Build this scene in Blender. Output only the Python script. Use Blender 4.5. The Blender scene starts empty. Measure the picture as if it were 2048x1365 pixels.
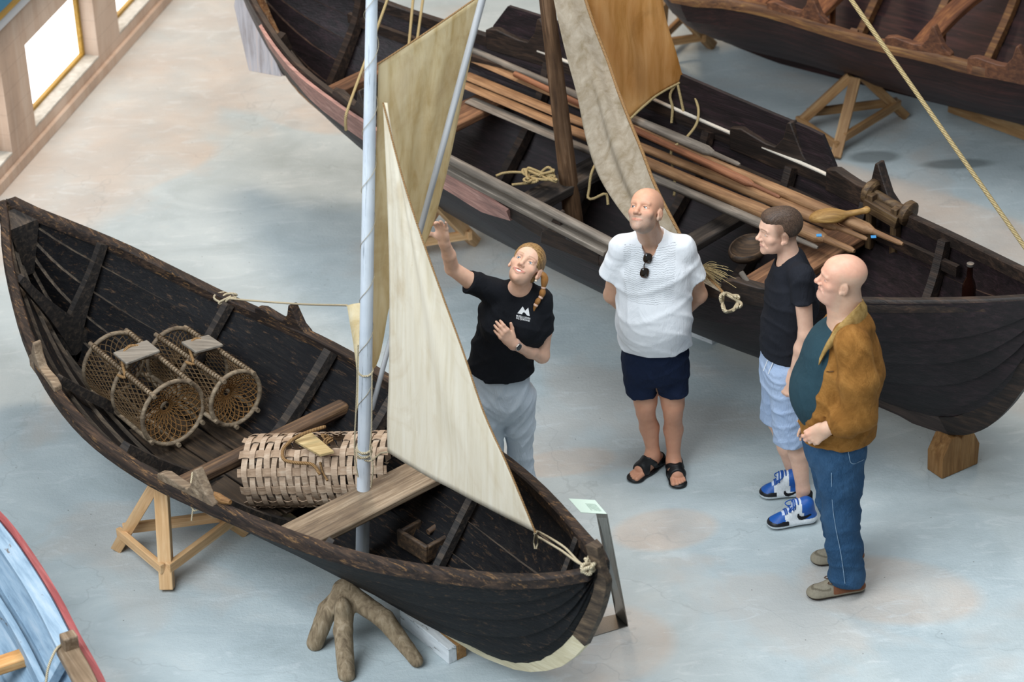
import bpy, math, random
import numpy as np
from mathutils import Vector, Matrix
from mathutils.bvhtree import BVHTree
random.seed(7)
RNG = np.random.default_rng(7)
SC = bpy.context.scene
COL = SC.collection
V3 = lambda *a: np.array(a, float)

def unit(v):
    v = np.asarray(v, float)
    return v / (np.linalg.norm(v) + 1e-12)

# ------------------------------------------------------------------ camera
FPX, PITCH, ROLL, CAMZ = 5600.0, math.radians(31), math.radians(-2.3), 8.3
_F = V3(0, math.cos(PITCH), -math.sin(PITCH))
_U0 = V3(0, math.sin(PITCH), math.cos(PITCH))
_R = V3(1, 0, 0) * math.cos(ROLL) + _U0 * math.sin(ROLL)
_U = -V3(1, 0, 0) * math.sin(ROLL) + _U0 * math.cos(ROLL)
CAM = V3(0, 0, CAMZ)

def ray(x, y):
    return _F + _R * (x - 1024) / FPX - _U * (y - 682.5) / FPX

def P(x, y, z=0.0):
    d = ray(x, y)
    return CAM + d * ((z - CAM[2]) / d[2])

def PY(x, y, Y):
    d = ray(x, y)
    return CAM + d * (Y / d[1])

def PP(x, y, p0, n):
    d = ray(x, y)
    return CAM + d * (np.dot(np.asarray(p0) - CAM, n) / np.dot(d, n))

cam = bpy.data.objects.new('camera', bpy.data.cameras.new('camera'))
COL.objects.link(cam)
cam.data.sensor_width = 36.0
cam.data.lens = FPX / 2048 * 36.0
cam.data.clip_end = 200
cam.matrix_world = Matrix(((_R[0], _U[0], -_F[0], 0), (_R[1], _U[1], -_F[1], 0), (_R[2], _U[2], -_F[2], CAMZ), (0, 0, 0, 1)))
cam.data.dof.use_dof = True
cam.data.dof.focus_distance = 14.2
cam.data.dof.aperture_fstop = 2.4
SC.camera = cam
SC.view_settings.view_transform = 'Standard'
SC.view_settings.look = 'None'
SC.view_settings.gamma = 1.0
SC.view_settings.use_curve_mapping = False

# ------------------------------------------------------------------ objects
WL = {}

def thing(name, label, cat, loc=(0, 0, 0), group=None):
    o = bpy.data.objects.new(name, None)
    COL.objects.link(o)
    o.empty_display_size = .1
    o.location = Vector(loc)
    WL[o.name] = np.array(loc, float)
    o['label'] = label
    o['category'] = cat
    if group:
        o['group'] = group
    return o

def tag(o, label=None, cat=None, group=None, kind=None):
    for k, v in (('label', label), ('category', cat), ('group', group), ('kind', kind)):
        if v:
            o[k] = v
    return o

class MB:
    def __init__(s):
        s.v = []; s.f = []; s.uv = []

    def add(s, vs, fs, uvs=None):
        b = len(s.v)
        s.v.extend([tuple(map(float, q)) for q in vs])
        for i, f in enumerate(fs):
            s.f.append(tuple(b + k for k in f))
            s.uv.append(uvs[i] if uvs is not None else [(0.0, 0.0)] * len(f))
        return s

    def obox(s, c, A, B, C):
        c, A, B, C = map(lambda q: np.asarray(q, float), (c, A, B, C))
        vs = [c + i * A + j * B + k * C for i in (-1, 1) for j in (-1, 1) for k in (-1, 1)]
        fs = [(0, 1, 3, 2), (4, 6, 7, 5), (0, 4, 5, 1), (2, 3, 7, 6), (0, 2, 6, 4), (1, 5, 7, 3)]
        if np.dot(np.cross(A, B), C) < 0:
            fs = [f[::-1] for f in fs]
        return s.add(vs, fs)

    def box(s, c, sz):
        return s.obox(c, (sz[0] / 2, 0, 0), (0, sz[1] / 2, 0), (0, 0, sz[2] / 2))

    def beam(s, a, b, w, h, up=(0, 0, 1)):
        a, b = np.asarray(a, float), np.asarray(b, float)
        d = unit(b - a)
        up = np.asarray(up, float)
        side = unit(np.cross(d, up))
        u = np.cross(side, d)
        return s.obox((a + b) / 2, (b - a) / 2, side * w / 2, u * h / 2)

    def loft(s, rings, close=True, caps=True, flip=False):
        n = len(rings[0]); m = len(rings)
        vs = [p for r in rings for p in r]
        fs, uvs = [], []
        L = 0.0; Ls = [0.0]
        for i in range(1, m):
            L += float(np.linalg.norm(np.mean(np.asarray(rings[i], float), 0) - np.mean(np.asarray(rings[i - 1], float), 0)))
            Ls.append(L)
        for i in range(m - 1):
            for j in range(n if close else n - 1):
                k = (j + 1) % n
                f = (i * n + j, i * n + k, (i + 1) * n + k, (i + 1) * n + j)
                uv = [(Ls[i], j / n), (Ls[i], (j + 1) / n), (Ls[i + 1], (j + 1) / n), (Ls[i + 1], j / n)]
                if flip:
                    f = f[::-1]; uv = uv[::-1]
                fs.append(f); uvs.append(uv)
        if caps and close:
            a = tuple(range(n)); b = tuple((m - 1) * n + j for j in range(n))
            fs += [a if flip else a[::-1], b[::-1] if flip else b]
            uvs += [[(0.0, 0.0)] * n] * 2
        return s.add(vs, fs, uvs)

    def tube(s, pts, r, n=8, caps=True, up=None):
        pts = np.asarray(pts, float)
        m = len(pts)
        rs = np.full(m, r, float) if np.isscalar(r) else np.interp(np.linspace(0, 1, m), np.linspace(0, 1, len(r)), r)
        T = np.gradient(pts, axis=0)
        T /= np.linalg.norm(T, axis=1)[:, None] + 1e-12
        u = np.asarray(up if up is not None else (0, 0, 1.0))
        if abs(np.dot(u, T[0])) > .95:
            u = V3(1, 0, 0)
        rings = []
        for i in range(m):
            u = u - T[i] * np.dot(u, T[i]); u = unit(u)
            w = np.cross(T[i], u)
            rings.append([pts[i] + rs[i] * (math.cos(a) * u + math.sin(a) * w) for a in np.arange(n) * 2 * math.pi / n])
        return s.loft(rings, True, caps)

    def grid(s, G, flip=False):
        m, n = len(G), len(G[0])
        vs = [p for r in G for p in r]
        fs, uvs = [], []
        for i in range(m - 1):
            for j in range(n - 1):
                f = (i * n + j, i * n + j + 1, (i + 1) * n + j + 1, (i + 1) * n + j)
                uv = [(j / (n - 1), i / (m - 1)), ((j + 1) / (n - 1), i / (m - 1)), ((j + 1) / (n - 1), (i + 1) / (m - 1)), (j / (n - 1), (i + 1) / (m - 1))]
                fs.append(f[::-1] if flip else f); uvs.append(uv[::-1] if flip else uv)
        return s.add(vs, fs, uvs)

    def lathe(s, c, axis, prof, n=20):
        axis = unit(axis)
        u = unit(np.cross(axis, V3(1, 0, 0) if abs(axis[0]) < .9 else V3(0, 1, 0)))
        w = np.cross(axis, u)
        rings = [[np.asarray(c) + axis * h + r * (math.cos(a) * u + math.sin(a) * w) for a in np.arange(n) * 2 * math.pi / n] for r, h in prof]
        return s.loft(rings, True, True)

def spline(pts, n):
    """Catmull-Rom through the points, n samples."""
    p = np.asarray(pts, float)
    if len(p) == 2:
        return p[0] + (p[1] - p[0]) * np.linspace(0, 1, n)[:, None]
    q = np.vstack([2 * p[0] - p[1], p, 2 * p[-1] - p[-2]])
    seg = np.linalg.norm(np.diff(p, axis=0), axis=1)
    cum = np.concatenate([[0], np.cumsum(seg)])
    out = []
    for d in np.linspace(0, cum[-1], n):
        i = min(int(np.searchsorted(cum, d, 'right')) - 1, len(p) - 2)
        t = (d - cum[i]) / max(seg[i], 1e-9)
        a, b, c, e = q[i], q[i + 1], q[i + 2], q[i + 3]
        out.append(.5 * ((2 * b) + (c - a) * t + (2 * a - 5 * b + 4 * c - e) * t * t + (-a + 3 * b - 3 * c + e) * t ** 3))
    return np.array(out)

def hermite(xs, ys, x):
    xs, ys = np.asarray(xs, float), np.asarray(ys, float)
    m = np.gradient(ys, xs)
    x = np.asarray(x, float)
    i = np.clip(np.searchsorted(xs, x, 'right') - 1, 0, len(xs) - 2)
    h = xs[i + 1] - xs[i]
    t = np.clip((x - xs[i]) / h, 0, 1)
    return ((2 * t ** 3 - 3 * t ** 2 + 1) * ys[i] + (t ** 3 - 2 * t ** 2 + t) * h * m[i] + (-2 * t ** 3 + 3 * t ** 2) * ys[i + 1] + (t ** 3 - t ** 2) * h * m[i + 1])

def mesh_from(name, v, f, uv=None):
    me = bpy.data.meshes.new(name)
    me.from_pydata([tuple(q) for q in v], [], f)
    if uv is not None and any(any(a != (0.0, 0.0) for a in u) for u in uv[:50]):
        l = me.uv_layers.new(name='UVMap')
        l.data.foreach_set('uv', [c for u in uv for a in u for c in a])
    me.validate()
    return me

def obj(name, mb, mat, parent=None, ang=35, loc=None, bevel=0, label=None, cat=None, group=None, kind=None, rot=None):
    """Link a mesh. World coordinates in, origin moved to the base (or to the parent's)."""
    v = np.array(mb.v, float)
    M3 = None
    if parent is not None:
        base = WL[parent.name].copy()
    elif loc is not None:
        base = np.array(loc, float)
    else:
        base = np.array([(v[:, 0].min() + v[:, 0].max()) / 2, (v[:, 1].min() + v[:, 1].max()) / 2, v[:, 2].min()])
    origin = base.copy()
    if rot is not None:
        M3 = np.array(rot, float)
        origin = v.mean(0)
        v = (v - origin) @ M3
    else:
        v = v - origin
    me = mesh_from(name, v, mb.f, mb.uv)
    me.materials.append(mat)
    if ang:
        me.polygons.foreach_set('use_smooth', [True] * len(me.polygons))
        if ang < 180:
            me.set_sharp_from_angle(angle=math.radians(ang))
    o = bpy.data.objects.new(name, me)
    COL.objects.link(o)
    WL[o.name] = origin
    if parent is not None:
        o.parent = parent
        o.location = Vector(origin - WL[parent.name])
    else:
        o.location = Vector(origin)
    if M3 is not None:
        o.rotation_euler = Matrix([list(r) for r in M3]).to_euler()
    if bevel:
        b = o.modifiers.new('edge', 'BEVEL')
        b.width = bevel; b.segments = 2; b.limit_method = 'ANGLE'; b.angle_limit = math.radians(40)
    tag(o, label, cat, group, kind)
    return o

def frame_of(d, up=(0, 0, 1)):
    d = unit(d)
    s = np.cross(np.asarray(up, float), d)
    if np.linalg.norm(s) < 1e-3:
        s = V3(1, 0, 0)
    s = unit(s)
    return np.array([d, s, np.cross(d, s)]).T

def stick(name, a, b, w, h, mat, parent=None, up=(0, 0, 1), bevel=.004, round_=False, taper=1.0, n=12, **k):
    """A straight timber whose grain runs along its own local x."""
    mb = MB()
    a, b = np.asarray(a, float), np.asarray(b, float)
    if round_:
        mb.tube(np.linspace(a, b, 6), [w / 2, w / 2 * taper], n)
        return obj(name, mb, mat, parent, rot=frame_of(b - a, up), ang=50, **k)
    mb.beam(a, b, w, h, up)
    return obj(name, mb, mat, parent, rot=frame_of(b - a, up), bevel=bevel, ang=30, **k)

# ------------------------------------------------------------------ materials
def lin(c):
    if isinstance(c, str):
        c = [int(c[i:i + 2], 16) / 255 for i in (0, 2, 4)]
        c = [x / 12.92 if x <= .04045 else ((x + .055) / 1.055) ** 2.4 for x in c]
    return (c[0], c[1], c[2], 1.0)

class NT:
    def __init__(s, name, rough=.6, spec=.3, **kw):
        s.m = bpy.data.materials.new(name)
        s.m.use_nodes = True
        s.t = s.m.node_tree
        s.b = s.t.nodes['Principled BSDF']
        s.out = s.t.nodes['Material Output']
        s.b.inputs['Roughness'].default_value = rough
        s.b.inputs['Specular IOR Level'].default_value = spec
        for k, v in kw.items():
            s.b.inputs[k.replace('_', ' ')].default_value = v

    def n(s, typ, ins=None, **props):
        nd = s.t.nodes.new('ShaderNode' + typ)
        for k, v in props.items():
            setattr(nd, k, v)
        for k, v in (ins or {}).items():
            if hasattr(v, 'is_output') or isinstance(v, bpy.types.NodeSocket):
                s.t.links.new(v, nd.inputs[k])
            else:
                nd.inputs[k].default_value = v
        return nd

    def link(s, a, b):
        s.t.links.new(a, b)

    def coord(s, kind='Object'):
        return s.n('TexCoord').outputs[kind]

    def map(s, vec, scale=(1, 1, 1), rot=(0, 0, 0), loc=(0, 0, 0)):
        return s.n('Mapping', {'Vector': vec, 'Scale': scale, 'Rotation': rot, 'Location': loc}).outputs[0]

    def noise(s, vec, scale=5, detail=4, rough=.55, dist=0):
        return s.n('TexNoise', {'Vector': vec, 'Scale': scale, 'Detail': detail, 'Roughness': rough, 'Distortion': dist}).outputs['Fac']

    def ramp(s, fac, stops):
        nd = s.n('ValToRGB', {'Fac': fac})
        e = nd.color_ramp.elements
        while len(e) < len(stops):
            e.new(.5)
        for q, (p, c) in zip(e, stops):
            q.position = p
            q.color = lin(c) if not isinstance(c, (int, float)) else (c, c, c, 1)
        return nd.outputs[0]

    def mix(s, fac, a, b, mode='MIX'):
        nd = s.n('Mix', data_type='RGBA', blend_type=mode)
        for k, v in ((0, fac), (6, a), (7, b)):
            if isinstance(v, bpy.types.NodeSocket):
                s.t.links.new(v, nd.inputs[k])
            else:
                nd.inputs[k].default_value = v if isinstance(v, (int, float)) else lin(v)
        return nd.outputs[2]

    def math(s, op, a, b=0.0, c=0.0):
        nd = s.n('Math', operation=op)
        for i, v in enumerate((a, b, c)):
            if isinstance(v, bpy.types.NodeSocket):
                s.t.links.new(v, nd.inputs[i])
            else:
                nd.inputs[i].default_value = v
        return nd.outputs[0]

    def color(s, c):
        if isinstance(c, bpy.types.NodeSocket):
            s.t.links.new(c, s.b.inputs['Base Color'])
        else:
            s.b.inputs['Base Color'].default_value = lin(c)
        return s

    def bump(s, h, strength=.3, dist=.01):
        nd = s.n('Bump', {'Height': h, 'Strength': strength, 'Distance': dist})
        s.t.links.new(nd.outputs[0], s.b.inputs['Normal'])
        return s

def wood(name, dark, mid, light, rot=(0, 0, 0), rough=.55, spec=.35, fine=1.0, wear=None, wear_at=.6, bump=.35, along='x'):
    """Grain runs along local x (after rot)."""
    t = NT(name, rough, spec)
    c = t.map(t.coord(), rot=rot)
    sc = {'x': (1.2, 16, 16), 'z': (16, 16, 1.2)}[along]
    g = t.map(c, scale=sc)
    a = t.noise(g, 2.2 * fine, 6, .6, .6)
    b = t.noise(t.map(c, scale={'x': (2, 60, 60), 'z': (60, 60, 2)}[along]), 2 * fine, 3, .6)
    k = t.noise(c, 2.5, 4, .6)
    col = t.ramp(a, [(.28, dark), (.5, mid), (.72, light)])
    col = t.mix(t.ramp(b, [(.35, 0.35), (.6, 0.0)]), col, dark)
    col = t.mix(t.ramp(k, [(.35, .5), (.55, 0.0)]), col, dark)
    if wear:
        wn = t.noise(t.map(c, scale={'x': (2.6, 20, 20), 'z': (20, 20, 2.6)}[along]), 2.6, 8, .78, .3)
        col = t.mix(t.ramp(wn, [(wear_at, 0.0), (wear_at + .10, .7)]), col, wear)
    t.color(col)
    t.bump(t.math('ADD', t.math('MULTIPLY', a, .7), b), bump, .006)
    return t.m
# ------------------------------------------------------------------ setting
def mat_floor():
    t = NT('floor_concrete', .55, .35)
    c = t.coord()
    big = t.noise(c, .55, 5, .6, .4)
    med = t.noise(t.map(c, scale=(1, 1.6, 1), rot=(0, 0, .4)), 1.7, 7, .65, .6)
    fine = t.noise(c, 22, 6, .7)
    col = t.ramp(med, [(.3, 'a6b1b3'), (.48, 'b0bbbe'), (.62, 'b8c2c4'), (.8, 'c2c8c7')])
    # warm lamplight painted beside wall and far boats, plus beige screed patches in front
    geo = c
    sx = t.n('SeparateXYZ', {'Vector': geo})
    x, y = sx.outputs[0], sx.outputs[1]

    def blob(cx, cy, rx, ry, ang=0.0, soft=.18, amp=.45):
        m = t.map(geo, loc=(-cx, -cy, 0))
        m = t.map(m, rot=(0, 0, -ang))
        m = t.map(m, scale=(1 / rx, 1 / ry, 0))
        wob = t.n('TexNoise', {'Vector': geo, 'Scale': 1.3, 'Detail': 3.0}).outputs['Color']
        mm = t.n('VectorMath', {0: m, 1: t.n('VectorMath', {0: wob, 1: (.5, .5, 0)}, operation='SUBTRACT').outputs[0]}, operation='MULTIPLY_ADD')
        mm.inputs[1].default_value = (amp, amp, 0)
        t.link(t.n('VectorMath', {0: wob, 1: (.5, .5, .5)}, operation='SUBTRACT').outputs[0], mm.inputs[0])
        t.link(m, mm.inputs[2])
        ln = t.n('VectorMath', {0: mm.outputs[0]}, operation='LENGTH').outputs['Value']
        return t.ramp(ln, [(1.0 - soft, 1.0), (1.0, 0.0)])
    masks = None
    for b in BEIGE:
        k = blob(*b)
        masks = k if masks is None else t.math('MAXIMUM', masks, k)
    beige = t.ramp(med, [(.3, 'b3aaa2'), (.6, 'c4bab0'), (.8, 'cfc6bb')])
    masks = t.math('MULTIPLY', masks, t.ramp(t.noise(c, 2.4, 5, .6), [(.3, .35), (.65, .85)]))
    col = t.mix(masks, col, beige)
    loose = t.ramp(t.noise(t.map(c, loc=(3, 1, 0)), .9, 4, .55, .5), [(.54, 0.0), (.62, .38)])
    col = t.mix(loose, col, 'bdb1a6')
    # trowel smears, darker stains and specks
    sm = t.noise(t.map(c, scale=(1, 3, 1), rot=(0, 0, -.5)), 3.2, 6, .7, 1.2)
    col = t.mix(t.ramp(sm, [(.56, 0.0), (.64, .3)]), col, 'd0d6d8')
    col = t.mix(t.ramp(big, [(.3, .14), (.5, 0.0)]), col, '7d8588')
    col = t.mix(t.ramp(t.noise(c, 7, 5, .8), [(.64, 0.0), (.75, .35)]), col, '6f7470')
    spk = t.n('TexVoronoi', {'Vector': c, 'Scale': 9.0})
    col = t.mix(t.ramp(spk.outputs['Distance'], [(.022, .8), (.04, 0.0)]), col, '5a5752')
    wr = t.n('TexVoronoi', {'Vector': t.n('VectorMath', {0: c, 1: t.n('TexNoise', {'Vector': c, 'Scale': 2.0, 'Detail': 4.0}).outputs['Color']}, operation='ADD').outputs[0], 'Scale': .42}, feature='DISTANCE_TO_EDGE')
    col = t.mix(t.ramp(wr.outputs['Distance'], [(.0, .22), (.003, 0.0)]), col, '7b8083')
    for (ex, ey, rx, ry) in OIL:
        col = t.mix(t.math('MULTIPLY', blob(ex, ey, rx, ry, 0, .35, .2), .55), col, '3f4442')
    t.color(col)
    t.bump(t.math('ADD', t.math('MULTIPLY', fine, .5), t.math('ADD', sm, t.noise(c, 60, 3, .6))), .28, .012)
    t.link(t.ramp(med, [(.3, .42), (.7, .68)]), t.b.inputs['Roughness'])
    return t.m

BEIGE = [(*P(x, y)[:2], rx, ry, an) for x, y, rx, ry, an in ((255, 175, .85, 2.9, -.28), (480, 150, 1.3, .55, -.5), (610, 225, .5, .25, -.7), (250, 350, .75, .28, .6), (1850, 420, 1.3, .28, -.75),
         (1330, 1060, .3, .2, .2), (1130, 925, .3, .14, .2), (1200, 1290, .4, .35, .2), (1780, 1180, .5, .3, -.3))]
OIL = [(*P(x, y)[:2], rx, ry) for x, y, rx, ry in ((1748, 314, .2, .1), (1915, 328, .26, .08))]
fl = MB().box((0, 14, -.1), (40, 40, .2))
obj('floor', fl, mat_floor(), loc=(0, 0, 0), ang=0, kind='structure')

# left concrete wall with deep window openings
W0, W1 = P(0, 383), P(338, 0)
WD = unit(W1 - W0)
WN = unit(np.cross(V3(0, 0, 1), WD))        # points into the room or away
if WN[0] < 0:
    WN = -WN

def wpt(px, py, depth=0.0):
    return PP(px, py, W0 - WN * depth, WN)

def wal(p):
    return float(np.dot(p - W0, WD)), float(p[2])

def mat_wall():
    t = NT('board_marked_concrete', .75, .2)
    c = t.map(t.coord(), rot=(0, 0, -math.atan2(WD[1], WD[0])))
    a = t.noise(t.map(c, scale=(1, 1, .5)), 1.6, 7, .65, .5)
    b = t.noise(t.map(c, scale=(14, 14, .5)), 1.2, 4, .6)
    col = t.ramp(a, [(.3, '9c8879'), (.5, 'b7a08e'), (.7, 'c9b6a6')])
    col = t.mix(t.ramp(b, [(.45, 0.0), (.7, .4)]), col, 'c7b9ac')
    br = t.n('TexBrick', {'Vector': t.map(c, rot=(math.pi / 2, 0, 0)), 'Scale': 1.0, 'Mortar Size': .006, 'Brick Width': 1.3, 'Row Height': .14, 'Color1': (1, 1, 1, 1), 'Color2': (1, 1, 1, 1), 'Mortar': (0, 0, 0, 1)})
    col = t.mix(t.math('MULTIPLY', br.outputs['Fac'], .12), col, '6f5f55')
    col = t.mix(t.ramp(t.noise(c, 9, 4, .8), [(.66, 0.0), (.72, .5)]), col, '6d625b')
    t.color(col)
    t.bump(a, .3, .01)
    return t.m

M_WALL = mat_wall()
_c = lambda px, py: wal(wpt(px, py))
# opening corners measured on the wall face
s_l, z_b1 = _c(72, 255)
s_r, z_b2 = _c(198, 115)
z_sill = (z_b1 + z_b2) / 2
z_top = wal(wpt(48, 92))[1]
s_pl = wal(wpt(25, 308))[0]
pitch = s_r - s_pl
width = s_r - s_l
opens = [(s_r + k * pitch - width, s_r + k * pitch) for k in range(-3, 4)]
TH, ZT, DP = .3, 3.2, .1
sa, sb = -7.0, 9.0

def wbox(mb, s0, s1, z0, z1, d0=0.0, d1=TH):
    c = W0 + WD * (s0 + s1) / 2 - WN * (d0 + d1) / 2 + V3(0, 0, (z0 + z1) / 2)
    mb.obox(c, WD * (s1 - s0) / 2, WN * (d1 - d0) / 2, V3(0, 0, (z1 - z0) / 2))

wb = MB()
wbox(wb, sa, sb, -.1, z_sill)
wbox(wb, sa, sb, z_top, ZT)
edge = sa
for (a, b) in opens:
    wbox(wb, edge, a, z_sill, z_top)
    edge = b
wbox(wb, edge, sb, z_sill, z_top)
obj('wall_left', wb, M_WALL, loc=tuple(W0), ang=0, kind='structure')
# plinth course under the sills
tb = MB()
wbox(tb, sa, sb, 0, z_sill * .52, -.03, 0)
obj('baseboard_left', tb, M_WALL, loc=tuple(W0), ang=0, bevel=.006, kind='structure')

M_FRAME = wood('varnished_window_frame', '8a6a25', 'a98436', 'c49d4b', rot=(0, 0, -math.atan2(WD[1], WD[0])))
t = NT('daylight_pane', .05, .5)
t.color('ffffff')
t.b.inputs['Emission Color'].default_value = (1, 1, 1, 1)
t.b.inputs['Emission Strength'].default_value = 2.2
M_PANE = t.m
t = NT('sill_concrete', .7, .2)
_cc = t.coord()
t.color(t.ramp(t.noise(_cc, 9, 6, .7), [(.3, '98948b'), (.5, 'b3b0a8'), (.7, 'c8c6c0')])).bump(t.noise(_cc, 20, 5, .7), .4, .01)
M_SILL = t.m
for i, (a, b) in enumerate(opens[2:6]):
    g = MB()
    wbox(g, a, b, z_sill, z_top, DP + .03, DP + .04)
    w = obj('window_%d' % (i + 1), g, M_PANE, loc=tuple(W0 + WD * a), ang=0, kind='structure')
    fr = MB()
    for (s0, s1, z0, z1) in ((a, b, z_sill, z_sill + .035), (a, b, z_top - .035, z_top), (a, a + .035, z_sill, z_top), (b - .035, b, z_sill, z_top)):
        wbox(fr, s0, s1, z0, z1, DP, DP + .06)
    obj('window_frame', fr, M_FRAME, w, ang=0, bevel=.004)
    sl = MB()
    wbox(sl, a, b, z_sill - .001, z_sill + .012, .0, DP)
    obj('window_sill', sl, M_SILL, w, ang=0)
# ledge and upper glazing bar at the top of the wall
z_l0 = wal(wpt(0, 46))[1]
lb = MB(); wbox(lb, sa, sb, z_l0, z_l0 + .07, -.05, .02)
t = NT('grey_ledge_paint', .5); t.color('a9adb2'); obj('trim_1', lb, t.m, loc=tuple(W0), ang=0, kind='structure')
lb = MB(); wbox(lb, sa, sb, z_l0 + .07, z_l0 + .13, -.06, .02)
obj('trim_2', lb, M_FRAME, loc=tuple(W0), ang=0, kind='structure')
t = NT('blue_board_paint', .5); t.color('2f6f8f')
lb = MB(); wbox(lb, sa, sb, z_l0 + .13, z_l0 + .6, -.07, .02)
obj('trim_3', lb, t.m, loc=tuple(W0), ang=0, kind='structure')

# ------------------------------------------------------------------ light
w = bpy.data.worlds.new('world')
SC.world = w
w.use_nodes = True
bg = w.node_tree.nodes['Background']
bg.inputs[0].default_value = (.84, .93, 1.0, 1)
bg.inputs[1].default_value = .30

def area(name, loc, target, size, sy, energy, col):
    l = bpy.data.lights.new(name, 'AREA')
    l.shape = 'RECTANGLE'; l.size = size; l.size_y = sy; l.energy = energy; l.color = col
    o = bpy.data.objects.new(name, l)
    COL.objects.link(o)
    o.location = loc
    d = Vector(target) - Vector(loc)
    o.rotation_euler = d.to_track_quat('-Z', 'Y').to_euler()
    return o
area('north_window_daylight', (-5.0, 6.8, 7.6), (-.2, 12, .4), 8, 5, 1280, (.86, .94, 1.0))
area('roof_skylight', (1.5, 11, 9.0), (.5, 12.5, 0), 5, 4, 600, (.93, .97, 1.0))
area('hall_lamp_warm', (-1.2, 17.5, 6.5), (-1.2, 16.5, 0), 1.2, 1.2, 260, (1.0, .76, .55))
area('hall_lamp_far', (3.5, 18.0, 6.5), (3.0, 16.0, 0), 1.2, 1.2, 70, (1.0, .76, .52))
SC.view_settings.exposure = -0.1
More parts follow.
